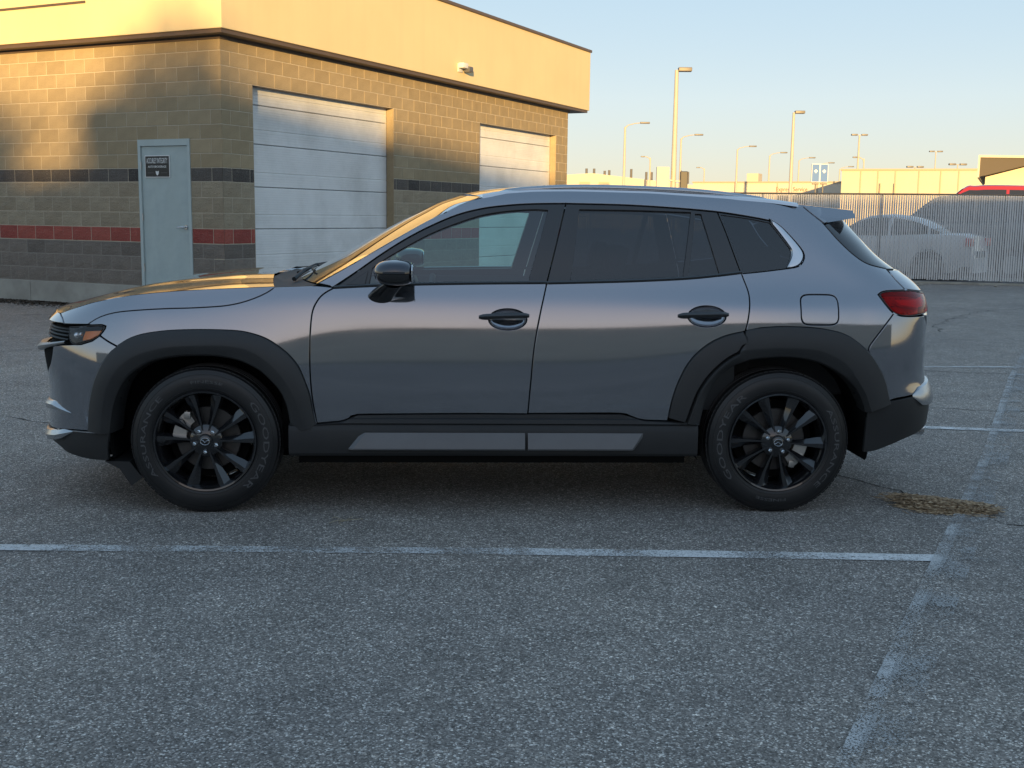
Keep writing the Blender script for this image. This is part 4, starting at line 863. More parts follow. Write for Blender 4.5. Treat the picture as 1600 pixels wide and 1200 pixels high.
# ---- door mirrors
def door_mirror(side):
    d = (NEAR if side < 0 else FARS)[0][0]
    def sup(c, r, e, z0, z1, nz=9, nt=28, taper=0):
        rows = []
        for i in range(nz):
            w_ = z0+(z1-z0)*i/(nz-1); k = max(1-abs(w_)**2.6, 0)**(1/2.6); row = []
            for j in range(nt+1):
                a = 2*math.pi*j/nt; ca, sa = math.cos(a), math.sin(a); xx = np.sign(ca)*abs(ca)**(2/e)*k; yy_ = np.sign(sa)*abs(sa)**(2/e)*k
                if xx > 0: xx = min(xx, .80)/.80*.72
                row.append((c[0]+r[0]*xx*(1+.0*w_), c[1]+r[1]*yy_, c[2]+r[2]*w_))
            rows.append(row)
        return np.array(rows)
    c = (-.478, -1.005, 1.186); r = (.104, .118, .062)
    def out(A, name, mat, parent, sm=60):
        return grid_mesh(name, mir(A, side), mat, parent, sm, flip=(side > 0))
    cap = out(sup(c, r, 2.6, .0, 1.0), 'mirror_cap', M_cap, d)
    out(sup(c, (.103,.117,.062), 2.6, -1.0, -.04), 'mirror_housing', M_gloss, d)
    m_ = MB(); g_ = [(c[1]+.098*np.sign(math.cos(a))*abs(math.cos(a))**.6, c[2]-.002+.046*np.sign(math.sin(a))*abs(math.sin(a))**.7) for a in np.linspace(0, 2*math.pi, 28, endpoint=False)]
    m_.prism(g_, 0, .004, lambda u, w, h: (c[0]+.0752+h, u if side < 0 else -u, w)); m_.build('mirror_glass', M_mirror, d)
    # foot on the door
    a = np.linspace(0, 1, 9); rows = []
    for t_ in a:
        cx, cz, cy = -.565+.075*t_, 1.052+.078*t_**.8, -.875-.105*t_; hx, hz = .062-.018*t_, .042-.024*t_; rows.append([(cx+hx*math.cos(b), cy+hz*.5*math.sin(b)*0, cz+hz*math.sin(b)) for b in np.linspace(0, 2*math.pi, 19)])
    out(np.array(rows), 'mirror_foot', M_gloss, d)
door_mirror(-1); door_mirror(1)

# ------------------------------------------------------------------ wheels
def text_mesh(txt, size, ext):
    cu = bpy.data.curves.new('t', 'FONT'); cu.body = txt; cu.size = size; cu.extrude = ext; cu.align_x = 'CENTER'; cu.align_y = 'CENTER'; cu.resolution_u = 2
    o = bpy.data.objects.new('t', cu); col.objects.link(o); bpy.context.view_layer.update()
    me = bpy.data.meshes.new_from_object(o.evaluated_get(bpy.context.evaluated_depsgraph_get())); bpy.data.objects.remove(o); bpy.data.curves.remove(cu); return me
def make_wheel():
    # local: axle along y, outer face towards -y; y=0 is the tyre's outer shoulder plane
    m_ = MB(); m_.lathe([(.244,.012),(.250,-.004),(.246,-.010),(.238,-.008),(.232,.004),(.226,.020),(.218,.060),(.214,.11),(.218,.19),(.235,.205)], 72)
    # hub
    m_.lathe([(.0,.002),(.034,.002),(.036,.006),(.062,.012),(.078,.022),(.082,.05),(.0,.06)], 40)
    for k in range(10):
        a = R(90+18+36*k+4); ca, sa = math.cos(a), math.sin(a); tw = .006 if k % 2 else -.006
        outl = [(.045,-.012),(.100,-.013),(.160,-.020),(.205,-.031),(.239,-.034),(.239,.034),(.205,.031),(.160,.020),(.100,.013),(.045,.012)]
        def fn(u, w, h, ca=ca, sa=sa, tw=tw): 
            dep = .010+.020*math.sin(min(1, max(0, (u-.05)/.19))*math.pi)*.55-.006*(u/.24)
            return ((u*ca-(w+tw*u/.2)*sa), dep+h, (u*sa+(w+tw*u/.2)*ca))
        n = len(outl); cen = [(u, w*.34-.009*min(1,u/.16)) for u, w in outl]
        v = [fn(u, w, .0) for u, w in cen]+[fn(u, w, .019) for u, w in outl]+[fn(u, w, .055) for u, w in outl]
        f = [tuple(range(n))]+[(i, n+i, n+(i+1) % n, (i+1) % n) for i in range(n)]+[(n+i, 2*n+i, 2*n+(i+1) % n, n+(i+1) % n) for i in range(n)]
        m_.add(v, f)
    w = m_.build('wheel', M_rim, CAR, 25)
    t_ = MB(); prof = [(.236,.020),(.244,.004),(.252,-.004),(.268,-.0085),(.290,-.0095),(.312,-.0075),(.330,.000),(.340,.006),(.347,.009),(.349,.013),(.356,.020),(.3605,.032),(.362,.05)]
    for y0 in (.075,.112,.149): prof += [(.362,y0-.006),(.354,y0-.004),(.354,y0+.004),(.362,y0+.006)]
    prof += [(.362,.175),(.358,.195),(.345,.215),(.30,.228),(.25,.215),(.236,.20)]
    t_.lathe(prof, 96); ty = t_.build('tyre', M_rubber, w, 30)
    bl = MB()                                      # shoulder tread blocks and sidewall ribs
    for k in range(88):
        a = 2*math.pi*k/88; M = Matrix.Rotation(-a, 4, 'Y') @ Matrix.Translation((.3575, .025, 0)); bl.box((-.010,-.006,-.0100), (.0022,.024,.0100), 0, M)
    for r_ in (.262,.326): bl.lathe([(r_-.0016,-.0060 if r_ < .3 else -.002),(r_-.001,-.0095 if r_ < .3 else -.0035),(r_+.001,-.0095 if r_ < .3 else -.0030),(r_+.0016,-.0060 if r_ < .3 else -.001)], 96)
    bl.build('tread_blocks', M_rubber, w, 30)['kind'] = 'stuff'
    def arc(txt, mid, rad, size, span):
        me = text_mesh(txt, size, .0006); V = np.zeros(len(me.vertices)*3); me.vertices.foreach_get('co', V); V = V.reshape(-1, 3); wd = V[:, 0].max()-V[:, 0].min(); k = span/wd; out = np.zeros_like(V)
        th = R(mid)-V[:, 0]*k; rr = rad+V[:, 1]
        out[:, 0] = rr*np.cos(th); out[:, 2] = rr*np.sin(th); out[:, 1] = np.interp(rr, [.252,.268,.290,.312,.330], [-.004,-.0085,-.0095,-.0075,.0])-.0006-V[:, 2]*.6; me.vertices.foreach_set('co', out.ravel()); me.update()
        o = link('tyre_lettering', me, M_letter, w); return o
    arc('GOODYEAR', -2, .294, .040, R(92)); arc('ASSURANCE', 178, .294, .034, R(84)); arc('FINESSE', 90, .292, .020, R(30))
    for k in range(5):
        a = R(126+72*k); m_ = MB(); m_.lathe([(.0,-.010),(.006,-.010),(.0105,-.006),(.0105,.018)], 6); m_.build('lug_nut', M_chrome, w, 40, loc=(.055*math.cos(a), .004, .055*math.sin(a)))
    c = MB(); c.lathe([(.0,-.006),(.024,-.006),(.0285,-.003),(.030,.006)], 32); c.build('hub_cap', M_gloss, w, 40)
    e = MB(); rg_ = [(.0215*math.cos(a), -.0078, .017*math.sin(a)) for a in np.linspace(0, 2*math.pi, 33)]; e.tube(rg_, .0017, 6, False)
    e.tube([(-.0195,-.0078,.007),(-.010,-.0085,.0055),(-.004,-.0085,-.001),(0,-.0085,-.004),(.004,-.0085,-.001),(.010,-.0085,.0055),(.0195,-.0078,.007)], .0017, 6); e.build('wheel_emblem', M_chrome, w, 60)
    b = MB(); b.lathe([(.07,.085),(.155,.085),(.158,.088),(.158,.108),(.155,.111),(.07,.111)], 48); b.build('brake_disc', M_disc, w, 30)
    b = MB()
    for q in range(9):
        pass
    seg = [R(x) for x in range(128, 186, 6)]; v = []; 
    for a in seg: v += [(.105*math.cos(a), .062, .105*math.sin(a)), (.170*math.cos(a), .062, .170*math.sin(a)), (.170*math.cos(a), .135, .170*math.sin(a)), (.105*math.cos(a), .135, .105*math.sin(a))]
    n = len(seg); f = [(i*4+k, i*4+(k+1) % 4, (i+1)*4+(k+1) % 4, (i+1)*4+k) for i in range(n-1) for k in range(4)]+[(0,1,2,3), tuple((n-1)*4+k for k in (3,2,1,0))]
    b.add(v, f); b.box((-.150,.050,.055), (-.110,.066,.080), .004); b.box((-.115,.050,.095), (-.085,.066,.130), .004); b.build('brake_caliper', M_steel, w, 30)
    s_ = MB(); s_.lathe([(.0,.12),(.20,.12),(.21,.20)], 32); s_.build('hub_backing', M_dark, w)
    return w
w0 = make_wheel(); w0.location = (-1.407, -.915, .358); w0.rotation_euler = (0, R(3), 0)
w1 = copy_tree(w0, CAR); w1.location = (1.407, -.915, .358); w1.rotation_euler = (0, R(185), 0)
w2 = copy_tree(w0, CAR); w2.location = (-1.407, .915, .358); w2.rotation_euler = (0, R(20), R(180))
w3 = copy_tree(w0, CAR); w3.location = (1.407, .915, .358); w3.rotation_euler = (0, R(70), R(180))
def wall_text(txt, size, wid, loc, rot, parent, mat, name='lettering', hscale=1.0):
    me = text_mesh(txt, size, .001); V = np.zeros(len(me.vertices)*3); me.vertices.foreach_get('co', V); V = V.reshape(-1, 3); w_ = V[:, 0].max()-V[:, 0].min(); V[:, 0] *= wid/w_; V[:, 1] *= hscale; me.vertices.foreach_set('co', V.ravel()); me.update()
    return link(name, me, mat, parent, loc, rot)
# sign text: reads along the door face (its left end is the far end of local y)
RT = (R(90), 0, R(-90)); yc = (sy0+sy1)/2
wall_text('ACCURLEY INTEGRITY', .075, .41, (-.0055, yc, 2.205), RT, SIGN, M_white, 'sign_lettering', 1.5)
wall_text('AUTO BROKERAGE', .05, .36, (-.0055, yc, 2.120), RT, SIGN, M_white, 'sign_lettering', .9)
m_ = MB(); q = [(-.030,.030),(0,.022),(.030,.030),(.028,-.005),(.014,-.028),(0,-.040),(-.014,-.028),(-.028,-.005)]; m_.prism(q, -.0035, -.0055, lambda u, w, h: (h, yc+u, 2.030+w)); m_.build('sign_emblem', M_white, SIGN)
m_ = MB(); m_.box((-.0045,yc+.07,2.028), (-.0036,yc+.19,2.034)); m_.box((-.0045,yc-.19,2.028), (-.0036,yc-.07,2.034)); m_.build('sign_rule', principled('sign_grey', (.12,.12,.12), .5), SIGN)
# wall light on the fascia
LX, LZ = 6.55, 4.24
m_ = MB(); m_.box((LX-.09,-O_-.02,LZ-.07), (LX+.09,-O_,LZ+.09), .01); m_.box((LX-.10,-O_-.14,LZ+.0), (LX+.10,-O_-.021,LZ+.10), .02); WL = m_.build('flood_light', principled('white_fixture', (.72,.71,.68), .4), BLD, 40)
m_ = MB(); m_.box((LX+.10,-O_-.16,LZ-.06), (LX+.26,-O_-.03,LZ+.05), .02); m_.build('lamp_head', principled('grey_fixture', (.10,.10,.11), .4), WL, 40)

# ------------------------------------------------------------------ chain-link fence with privacy slats
FA = np.array([9.65, 27.03]); FU = np.array([.9684, -.2495]); FN = np.array([.2495, .9684])
FZ = math.atan2(FU[1], FU[0]); FEN = empty('slatted_fence', (*FA, 0), FZ); tag(FEN, 'grey chain link fence with vertical privacy slats at the back of the lot', 'fence')
M_slat = worn('grey_privacy_slat', (.62,.615,.60), .55, .10, 1.2, 0); M_galv = principled('galvanised_steel', (.30,.30,.30), .45, .8); M_post = principled('dark_fence_post', (.10,.10,.10), .5, .5)
T0, T1, FH = -9.0, 16.5, 2.08
m_ = MB()
for k in range(int((T1-T0)/.052)):
    x = T0+k*.052; w_ = random.uniform(.035,.040); y_ = random.uniform(-.006,.006); m_.box((x, y_-.002, .10+random.uniform(-.01,.01)), (x+w_, y_+.002, FH-.022+random.uniform(-.003,.003)))
m_.build('privacy_slats', M_slat, FEN)['kind'] = 'stuff'
m_ = MB(); n = 150
for k in range(int((T1-T0)/.105)):                           # woven wire, zig-zag strands
    x = T0+k*.105
    pts = [(x+(.0525 if i % 2 else 0), -.012 if i % 2 else .010, .06+(FH-.06)*i/34) for i in range(35)]; m_.tube(pts, .0021, 3, False)
m_.build('wire_mesh', M_galv, FEN)['kind'] = 'stuff'
for z_ in (FH, .06): m_ = MB(); m_.tube([(T0,.02,z_),(T1,.02,z_)], .020, 8); m_.build('rail', M_post, FEN, 60)
for x in (-8.6,-5.9,-3.75,-1.02,1.72,4.45,7.2,9.95,12.7,15.4): m_ = MB(); m_.tube([(x,.055,0),(x,.055,FH+.0),(x,.055,FH+.018)], [.030,.030,.012], 10); m_.build('fence_post', M_post, FEN, 60)
m_ = MB(); m_.box((T0,-.06,0), (T1,.10,.055), .01); m_.build('fence_footing', M_conc, FEN)
r_ = np.random.default_rng(5)
m_ = MB()
for k in range(60):
    x, y, s = r_.uniform(-.6, 8), r_.uniform(-.9, -.1), r_.uniform(.015,.05); M = Matrix.Translation((x, y, s*.3)) @ Matrix.Rotation(r_.uniform(0, 6), 4, 'Z') @ Matrix.Rotation(r_.uniform(0, .5), 4, 'X'); m_.box((-s,-s*.7,-s*.35), (s,s*.7,s*.4), s*.2, M)
m_.build('gravel', M_conc, None, loc=(*FA, 0), rot=(0,0,FZ)); tag(bpy.data.objects['gravel'], 'pale gravel crumbs scattered along the foot of the slatted fence', 'gravel', kind='stuff')

# ------------------------------------------------------------------ cars parked beyond the fence
def parked(name, label, paint, loc, rz, L, Wd, Hh, kind, belt=.93, flip=False):
    root = empty(name, loc, rz); tag(root, label, 'car', 'cars parked beyond the fence'); h = L/2; wb = L*.295; wr = .345
    prof = {'suv': [(-h,.55),(-h+.06,.80),(-h+.22,.98),(-h+1.05,1.06),(-h+1.30,1.10),(0,1.12),(h-.45,1.16),(h-.10,1.12),(h-.02,.85),(h,.55)], 'sedan': [(-h,.50),(-h+.07,.70),(-h+.30,.83),(-h+1.15,.96),(-h+1.35,.98),(0,1.0),(h-.75,1.06),(h-.12,1.02),(h-.02,.80),(h,.52)]}[kind]
    xs = np.linspace(-h, h, 60); zt = np.interp(xs, *np.array(smoothpoly(prof, .05)).T)*(Hh/1.68 if kind == 'suv' else Hh/1.46)
    def arch(x): 
        z = .24
        for c in (-wb, wb):
            if abs(x-c) < wr+.06: z = max(z, .345+math.sqrt((wr+.06)**2-(x-c)**2))
        return z
    rows = []
    for x, z1 in zip(xs, zt):
        k = (1-abs(x/h)**7*.32); hw = Wd/2*k; z0 = min(arch(x), z1-.05); rows.append([(x, -hw*.90, z0), (x, -hw*.985, z0+(z1-z0)*.12), (x, -hw, z0+(z1-z0)*.5), (x, -hw*.985, z0+(z1-z0)*.80), (x, -hw*.94, z1-.03), (x, -hw*.86, z1), (x, 0, z1+.03), (x, hw*.86, z1), (x, hw*.94, z1-.03), (x, hw*.985, z0+(z1-z0)*.80), (x, hw, z0+(z1-z0)*.5), (x, hw*.985, z0+(z1-z0)*.12), (x, hw*.90, z0)])
    A = np.array(rows); body = grid_mesh('body', A, paint, root, 40, flip=True)
    for e in (0, -1): 
        m_ = MB(); m_.add([tuple(p) for p in A[e]], [tuple(range(13)) if e else tuple(range(13))[::-1]]); m_.build('end_panel', paint, root)
    zb = Hh/1.68 if kind == 'suv' else Hh/1.46; bz = (1.08 if kind == 'suv' else .97)*zb
    if kind == 'suv': cp = [(-h+1.15,bz),(-h+1.95,Hh-.10),(-h+2.3,Hh-.02),(0.3,Hh),(h-.75,Hh-.04),(h-.42,Hh-.12),(h-.12,bz)]
    else: cp = [(-h+1.30,bz),(-h+2.05,Hh-.07),(-h+2.45,Hh-.01),(0.25,Hh),(h-1.55,Hh-.07),(h-1.15,Hh-.20),(h-.55,bz+.02)]
    q = np.array(smoothpoly(cp, .06)); rows = []
    for x, z in q:
        k = np.clip((z-bz)/(Hh-bz), 0, 1); hb, htp = Wd/2*.90, Wd/2*(.90-.20*k); zz = max(z, bz+.005)
        rows.append([(x, -hb, bz-.03), (x, -htp-.0, zz-.03), (x, -htp+.05, zz-.004), (x, 0, zz+.025), (x, htp-.05, zz-.004), (x, htp, zz-.03), (x, hb, bz-.03)])
    cab = grid_mesh('cabin', np.array(rows), paint, root, 40, flip=True)
    # side windows inset as dark panes, screens front and rear
    qi = q[(q[:, 1] > bz+.06)]; inner = [(x, bz+.03+(z-bz)*.82) for x, z in qi]; x0, x1 = qi[0][0]+.10, qi[-1][0]-.10
    for sgn in (-1, 1):
        for a, b in ((x0, (x0+x1)/2-.04), ((x0+x1)/2+.04, x1-.30), (x1-.24, x1)):
            xx = np.linspace(a, b, 10); top = np.interp(xx, [p[0] for p in inner], [p[1] for p in inner]); rws = []
            for fz in (0, .5, 1):
                zz = bz+.03+(top-bz-.03)*fz; kk = np.clip((zz-bz)/(Hh-bz), 0, 1); full = np.interp(xx, q[:, 0], q[:, 1]); hb = Wd/2*.90; htp = Wd/2*(.90-.20*np.clip((full-bz)/(Hh-bz), 0, 1)); yv = hb+(htp-hb)*np.clip((zz-bz+.03)/np.maximum(full-bz, .05), 0, 1)+.008; rws.append(np.stack([xx, sgn*yv, zz], 1))
            grid_mesh('side_window', np.array(rws), M_darkpane, root, 180, flip=(sgn > 0))
    for i0, i1 in ((1, int(len(q)*.24)), (len(q)-1-int(len(q)*.13), len(q)-2)):
        rws = [[(p[0]+(-.01 if i0 == 1 else .01), y*Wd/2*(.84-.16*np.clip((p[1]-bz)/(Hh-bz), 0, 1)), max(p[1], bz)+.030-.03*y*y) for y in np.linspace(-1, 1, 7)] for p in q[i0:i1+1]]
        grid_mesh('windscreen', np.array(rws), M_darkpane, root, 180, flip=True)
    for sx in (-1, 1):
        for sgn in (-1, 1):
            m_ = MB(); m_.lathe([(.0,-.02),(.05,-.02),(.20,.0),(.225,-.012),(.24,0)], 24); w_ = m_.build('wheel', M_galv, root, 40, loc=(sx*wb, sgn*(Wd/2-.02), .345), rot=(0, 0, 0 if sgn < 0 else R(180)))
            m_ = MB(); m_.lathe([(.235,.03),(.24,.0),(.30,-.008),(.335,.01),(.345,.05),(.345,.18),(.30,.21),(.2,.2)], 32); m_.build('tyre', M_rubber, w_, 40)
            m_ = MB(); m_.lathe([(.0,.06),(.41,.06),(.42,-.0)], 24); m_.build('wheel_well', M_dark, root, 40, loc=(sx*wb, sgn*(Wd/2-.09), .36), rot=(0, 0, 0 if sgn < 0 else R(180)))
    for sgn in (-1, 1):
        m_ = MB(); m_.box((h-.16, sgn*Wd*.36-.14, .80*zb), (h+.012, sgn*Wd*.36+.14, .98*zb), .03); m_.build('tail_lamp', M_red, root, 40)
        m_ = MB(); m_.box((-h-.012, sgn*Wd*.36-.16, .68*zb), (-h+.20, sgn*Wd*.36+.14, .80*zb), .03); m_.build('headlamp', M_chrome, root, 40)
        m_ = MB(); m_.box((-h+1.62, sgn*(Wd/2+.06)-.09, bz-.02), (-h+1.75, sgn*(Wd/2+.06)+.09, bz+.12), .03); m_.build('side_mirror', paint, root, 40)
    m_ = MB(); m_.box((h-.05,-.35,.55*zb), (h+.018,.35,.70*zb), .01); m_.build('number_plate_recess', M_darkpane, root)
    m_ = MB(); m_.box((-h+.02,-Wd*.42,.22), (h-.02,Wd*.42,.40), .03); m_.build('bumper_skirt', M_blk, root, 40)
    return root
M_darkpane = principled('dark_window_pane', (.02,.022,.026), .08, 0, .6)
M_pw = principled('white_car_paint', (.82,.83,.84), .3, 0, 1.0); M_pg = principled('grey_car_paint', (.11,.115,.12), .35, .6, 1.0); M_pr = principled('red_car_paint', (.36,.012,.022), .3, .3, 1.0); M_ps = principled('silver_car_paint', (.42,.43,.44), .33, .7, 1.0)
def fpt(t_, d): p = FA+FU*t_+FN*d; return (float(p[0]), float(p[1]), 0)
parked('white_sedan', 'white sedan seen through the fence slats with its tail to the right', M_pw, fpt(-.75, 1.95), FZ+R(-24), 4.70, 1.84, 1.60, 'sedan')
parked('grey_suv', 'tall grey SUV behind the white sedan beyond the fence', M_pg, fpt(1.2, 4.9), FZ+R(-8), 5.0, 1.95, 2.15, 'suv')
parked('red_suv', 'tall red SUV whose roof shows above the slatted fence', M_pr, fpt(2.3, 7.4), FZ+R(-6), 5.2, 2.0, 2.50, 'suv')
parked('silver_sedan', 'silver sedan beyond the fence left of the white sedan', M_ps, fpt(-4.3, 4.6), FZ+R(-12), 4.7, 1.82, 1.52, 'sedan')

# ------------------------------------------------------------------ lamp posts, signs and buildings in the distance
M_pole = worn('pale_lamp_pole', (.46,.42,.36), .55, .06, 1, 0); M_head = principled('lamp_head_metal', (.16,.15,.14), .5, .3)
def lamp_post(label, x, y, h, kind, w=.09):
    root = empty('lamp_post', (x, y, 0)); tag(root, label, 'lamp post', 'lamp posts in the distance')
    m_ = MB(); m_.tube([(0,0,0),(0,0,h*.5),(0,0,h-.12)], [w, w*.85, w*.62], 10); m_.box((-.22,-.22,0), (.22,.22,.5), .03); m_.build('pole', M_pole, root, 60)
    if kind == 'cobra':
        m_ = MB(); m_.tube([(0,0,h-.2),(.25,0,h+.05),(.9,0,h+.22),(1.5,0,h+.28)], [w*.6,.05,.045,.04], 8); m_.build('arm', M_pole, root, 60)
        m_ = MB(); m_.box((1.35,-.16,h+.20), (2.25,.16,h+.36), .06); m_.build('lamp_head', M_head, root, 40)
    elif kind == 'box':
        m_ = MB(); m_.tube([(0,0,h-.15),(.45,0,h-.12)], .05, 8); m_.build('arm', M_pole, root, 60)
        m_ = MB(); m_.box((.10,-.30,h-.22), (1.05,.30,h+.06), .05); m_.build('lamp_head', M_head, root, 40)
    elif kind == 'double':
        for s in (-1, 1): m_ = MB(); m_.box((min(s*.25, s*1.0), -.22, h-.16), (max(s*.25, s*1.0), .22, h+.04), .04); m_.build('lamp_head', M_head, root, 40)
        m_ = MB(); m_.tube([(-.4,0,h-.1),(.4,0,h-.1)], .04, 6); m_.build('arm', M_pole, root, 60)
    elif kind == 'hook':
        m_ = MB(); m_.tube([(0,0,h-.6),(-.1,0,h-.2),(-.45,0,h),(-.9,0,h+.02)], .06, 8); m_.build('arm', M_pole, root, 60)
        m_ = MB(); m_.box((-1.2,-.12,h-.06), (-.7,.12,h+.08), .04); m_.build('lamp_head', M_head, root, 40)
    return root
lamp_post('cobra head lamp post nearest the garage building', 10.1, 107, 9.8, 'cobra', .15)
tp = lamp_post('thick tall lamp post with a traffic signal hung on it', 11.45, 83.5, 12, 'box', .22)
lamp_post('cobra head lamp post right beside the thick tall post', 17.1, 119.8, 9.7, 'cobra', .14)
lamp_post('small single lamp post between the garage and the thick tall post', 16.9, 144.8, 9, 'hook', .14)
lamp_post('cobra head lamp post right of centre in the sky gap', 26.3, 137.4, 9.7, 'cobra', .14)
lamp_post('faint short lamp post just right of the thick tall post', 28.4, 173.6, 9, 'hook', .13)
lamp_post('cobra head lamp post left of the second tall post', 32.8, 149.5, 9.7, 'cobra', .14)
lamp_post('second tall lamp post with a box head left of the blue sign', 27.4, 114.9, 12, 'box', .20)
lamp_post('cobra head lamp post between the second tall post and blue sign', 39.4, 160.9, 9.7, 'cobra', .13)
lamp_post('cobra head lamp post rising behind the blue sign', 45.8, 174.4, 9.7, 'cobra', .13)
lamp_post('cobra head lamp post just right of the blue sign', 52.1, 185.9, 9.7, 'cobra', .13)
lamp_post('tall twin head lamp post beside the hooked one', 42.6, 144.1, 12, 'double', .16)
lamp_post('hooked short lamp post in front of the long beige building', 36.6, 121.7, 8, 'hook', .10)
lamp_post('short twin head lamp post over the long beige building', 48.3, 140, 8, 'double', .10)
lamp_post('tallest twin head lamp post above the right beige building', 63.7, 175.9, 12, 'double', .12)
lamp_post('short twin head lamp post nearest the dark gabled roof', 50.6, 132.6, 8, 'double', .10)
M_far = worn('beige_metal_siding', (.55,.485,.38), .7, .05, .3, 0); M_far2 = worn('cream_metal_siding', (.60,.54,.44), .7, .05, .3, 0); M_seam = principled('siding_seam', (.42,.35,.25), .7); M_roofd = principled('dark_roof_panel', (.075,.060,.045), .6)
sg = empty('signal_box', (10.65,83.3,3.2)); tag(sg, 'pale square signal cabinet on the left of the thick tall lamp post', 'signal'); m_ = MB(); m_.box((-.45,-.2,.1), (.45,.2,1.9), .04); m_.build('housing', M_far2, sg); m_ = MB(); m_.box((.45,-.05,.9), (.8,.05,1.0)); m_.build('bracket', M_pole, sg)
sg2 = empty('traffic_signal', (12.15,83.3,3.2)); tag(sg2, 'dark traffic signal head on the right of the thick tall lamp post', 'signal'); m_ = MB(); m_.box((-.25,-.2,.2), (.28,.2,1.6), .05); m_.build('housing', principled('signal_black', (.03,.03,.03), .5), sg2)
m_ = MB(); m_.box((-.6,-.04,.85), (-.25,.04,.95)); m_.build('bracket', M_pole, sg2)
def far_building(name, label, p0, p1, h, mat, seams=None, depth=18, peak=0, cap=True):
    p0, p1 = np.array(p0, float), np.array(p1, float); L = np.linalg.norm(p1-p0); rz = math.atan2(p1[1]-p0[1], p1[0]-p0[0]); root = empty(name, (*p0, 0), rz); tag(root, label, 'building')
    m_ = MB()
    if peak: m_.prism([(0,0),(L,0),(L,h),(L*.22,h+peak),(0,h+peak*.8)], 0, depth, lambda u, w, q: (u, q, w))
    else: m_.box((0,0,0), (L,depth,h))
    m_.build('wall', mat, root)
    if cap and not peak: m_ = MB(); m_.box((-.1,-.12,h-.05), (L+.1,depth+.1,h+.12)); m_.build('roof_edge', M_seam, root)
    if seams:
        for x in seams: m_ = MB(); m_.box((x*L-.06,-.05,0), (x*L+.06,.0,h-.1)); m_.build('panel_seam', M_seam, root)
    return root, L
def ux(u, y):                       # world x at depth y that lies u pixels right of centre at eye level
    return (u-800)/1781.6*y*1.0
A_, La = far_building('warehouse', 'low beige warehouse with a sloped roof just right of the garage', (ux(870,150),150), (ux(1090,150),150), 5.6, M_far, peak=1.5)
m_ = MB()
for x_, hh in ((3.6,.9),(4.6,.9),(6.0,.6),(6.6,.7),(9.5,.9),(11.5,.5),(12.2,.5),(13.0,.5),(16.0,.8),(17,.6)): m_.tube([(x_,3,6.0),(x_,3,7.0+hh*.9)], .16, 8); 
m_.build('roof_vents', M_head, A_)['kind'] = 'stuff'
for x0 in (2.5,5.0): m_ = MB(); m_.box((x0,-.05,3.0), (x0+1.4,.0,6.0)); m_.build('bay_door', M_seam, A_)
B_, Lb = far_building('service_shop', 'long low beige shop with a lettered front behind the blue sign', (ux(1075,140),140), (ux(1325,130),132), 5.75, M_far2, seams=(.55,.80))
wall_text('Express Service', .75, 3.6, (10.9+1.0, -.10, 4.95), (R(90), 0, 0), B_, principled('brown_letters', (.30,.18,.11), .6))
m_ = MB(); m_.box((10.2,-.06,3.2), (13.7,-.01,4.25)); m_.build('shop_window', M_darkpane, B_)
for x0 in (14.6,16.2,17.8): m_ = MB(); m_.box((x0,-.06,2.0), (x0+.9,-.01,4.3)); m_.build('bay_window', M_seam, B_)
m_ = MB(); m_.box((6.0,2,5.8), (7.4,4,6.9), .05); m_.build('roof_unit', M_far, B_)
C_, Lc = far_building('long_hall', 'tall beige panelled hall with vertical joints on the right', (ux(1312,110),112), (ux(1580,110),106), 6.25, M_far, seams=(.10,.19,.28,.40,.51,.60,.75,.90))
for k, x0 in enumerate((3.6,4.9)): m_ = MB(); m_.tube([(x0,-.2,0),(x0,-.2,5.0)], .06, 6); m_.build('downpipe', M_seam, C_)
# gabled building at the right edge: deep eave with a dark slanted soffit
D_ = empty('gabled_showroom', (0,0,0)); tag(D_, 'cream building with a dark slanted gable at the right edge', 'building')
def dpt(u, v_, y): 
    dx = (u-800)/1781.6; dzz = -(v_-600)/1781.6; c_, s_ = math.cos(.01227), math.sin(.01227); X = dx*c_-dzz*s_; Zc = dx*s_+dzz*c_; cp, sp_ = math.cos(.14603), math.sin(.14603); fy = cp+Zc*sp_; fz = -sp_+Zc*cp; k = y/fy; return (X*k, 1.455+fz*k)
q = [dpt(1532, 246, 60), dpt(1700, 243, 60), dpt(1700, 246, 60), dpt(1532, 276, 60)]; z_t = q[0][1]; x_l = q[0][0]; z_b = q[3][1]
m_ = MB(); m_.prism([(x_l, z_b), (x_l+2.4, z_b+.62), (x_l+6, z_b+1.35), (x_l+6, z_t), (x_l, z_t)], 60, 72, lambda u, w, h: (u+(h-60)*.43, h, w)); m_.build('gable_panel', M_roofd, D_)
m_ = MB(); m_.prism([(x_l-.1,z_t),(x_l+6.2,z_t),(x_l+6.2,z_t+.12),(x_l-.1,z_t+.12)], 59.9, 72.2, lambda u, w, h: (u+(h-60)*.43, h, w)); m_.prism([(x_l-.10,z_b-.06),(x_l,z_b-.02),(x_l,z_t),(x_l-.10,z_t)], 59.9, 72.2, lambda u, w, h: (u+(h-60)*.43, h, w)); m_.build('white_roof_trim', M_far2, D_)
m_ = MB(); m_.prism([(x_l+.3,0), (x_l+6.2,0), (x_l+6.2,z_b+1.3), (x_l+2.4,z_b+.58), (x_l+.3,z_b+.02)], 61, 75, lambda u, w, h: (u+(h-60)*.43, h, w)); m_.build('wall', M_far2, D_)
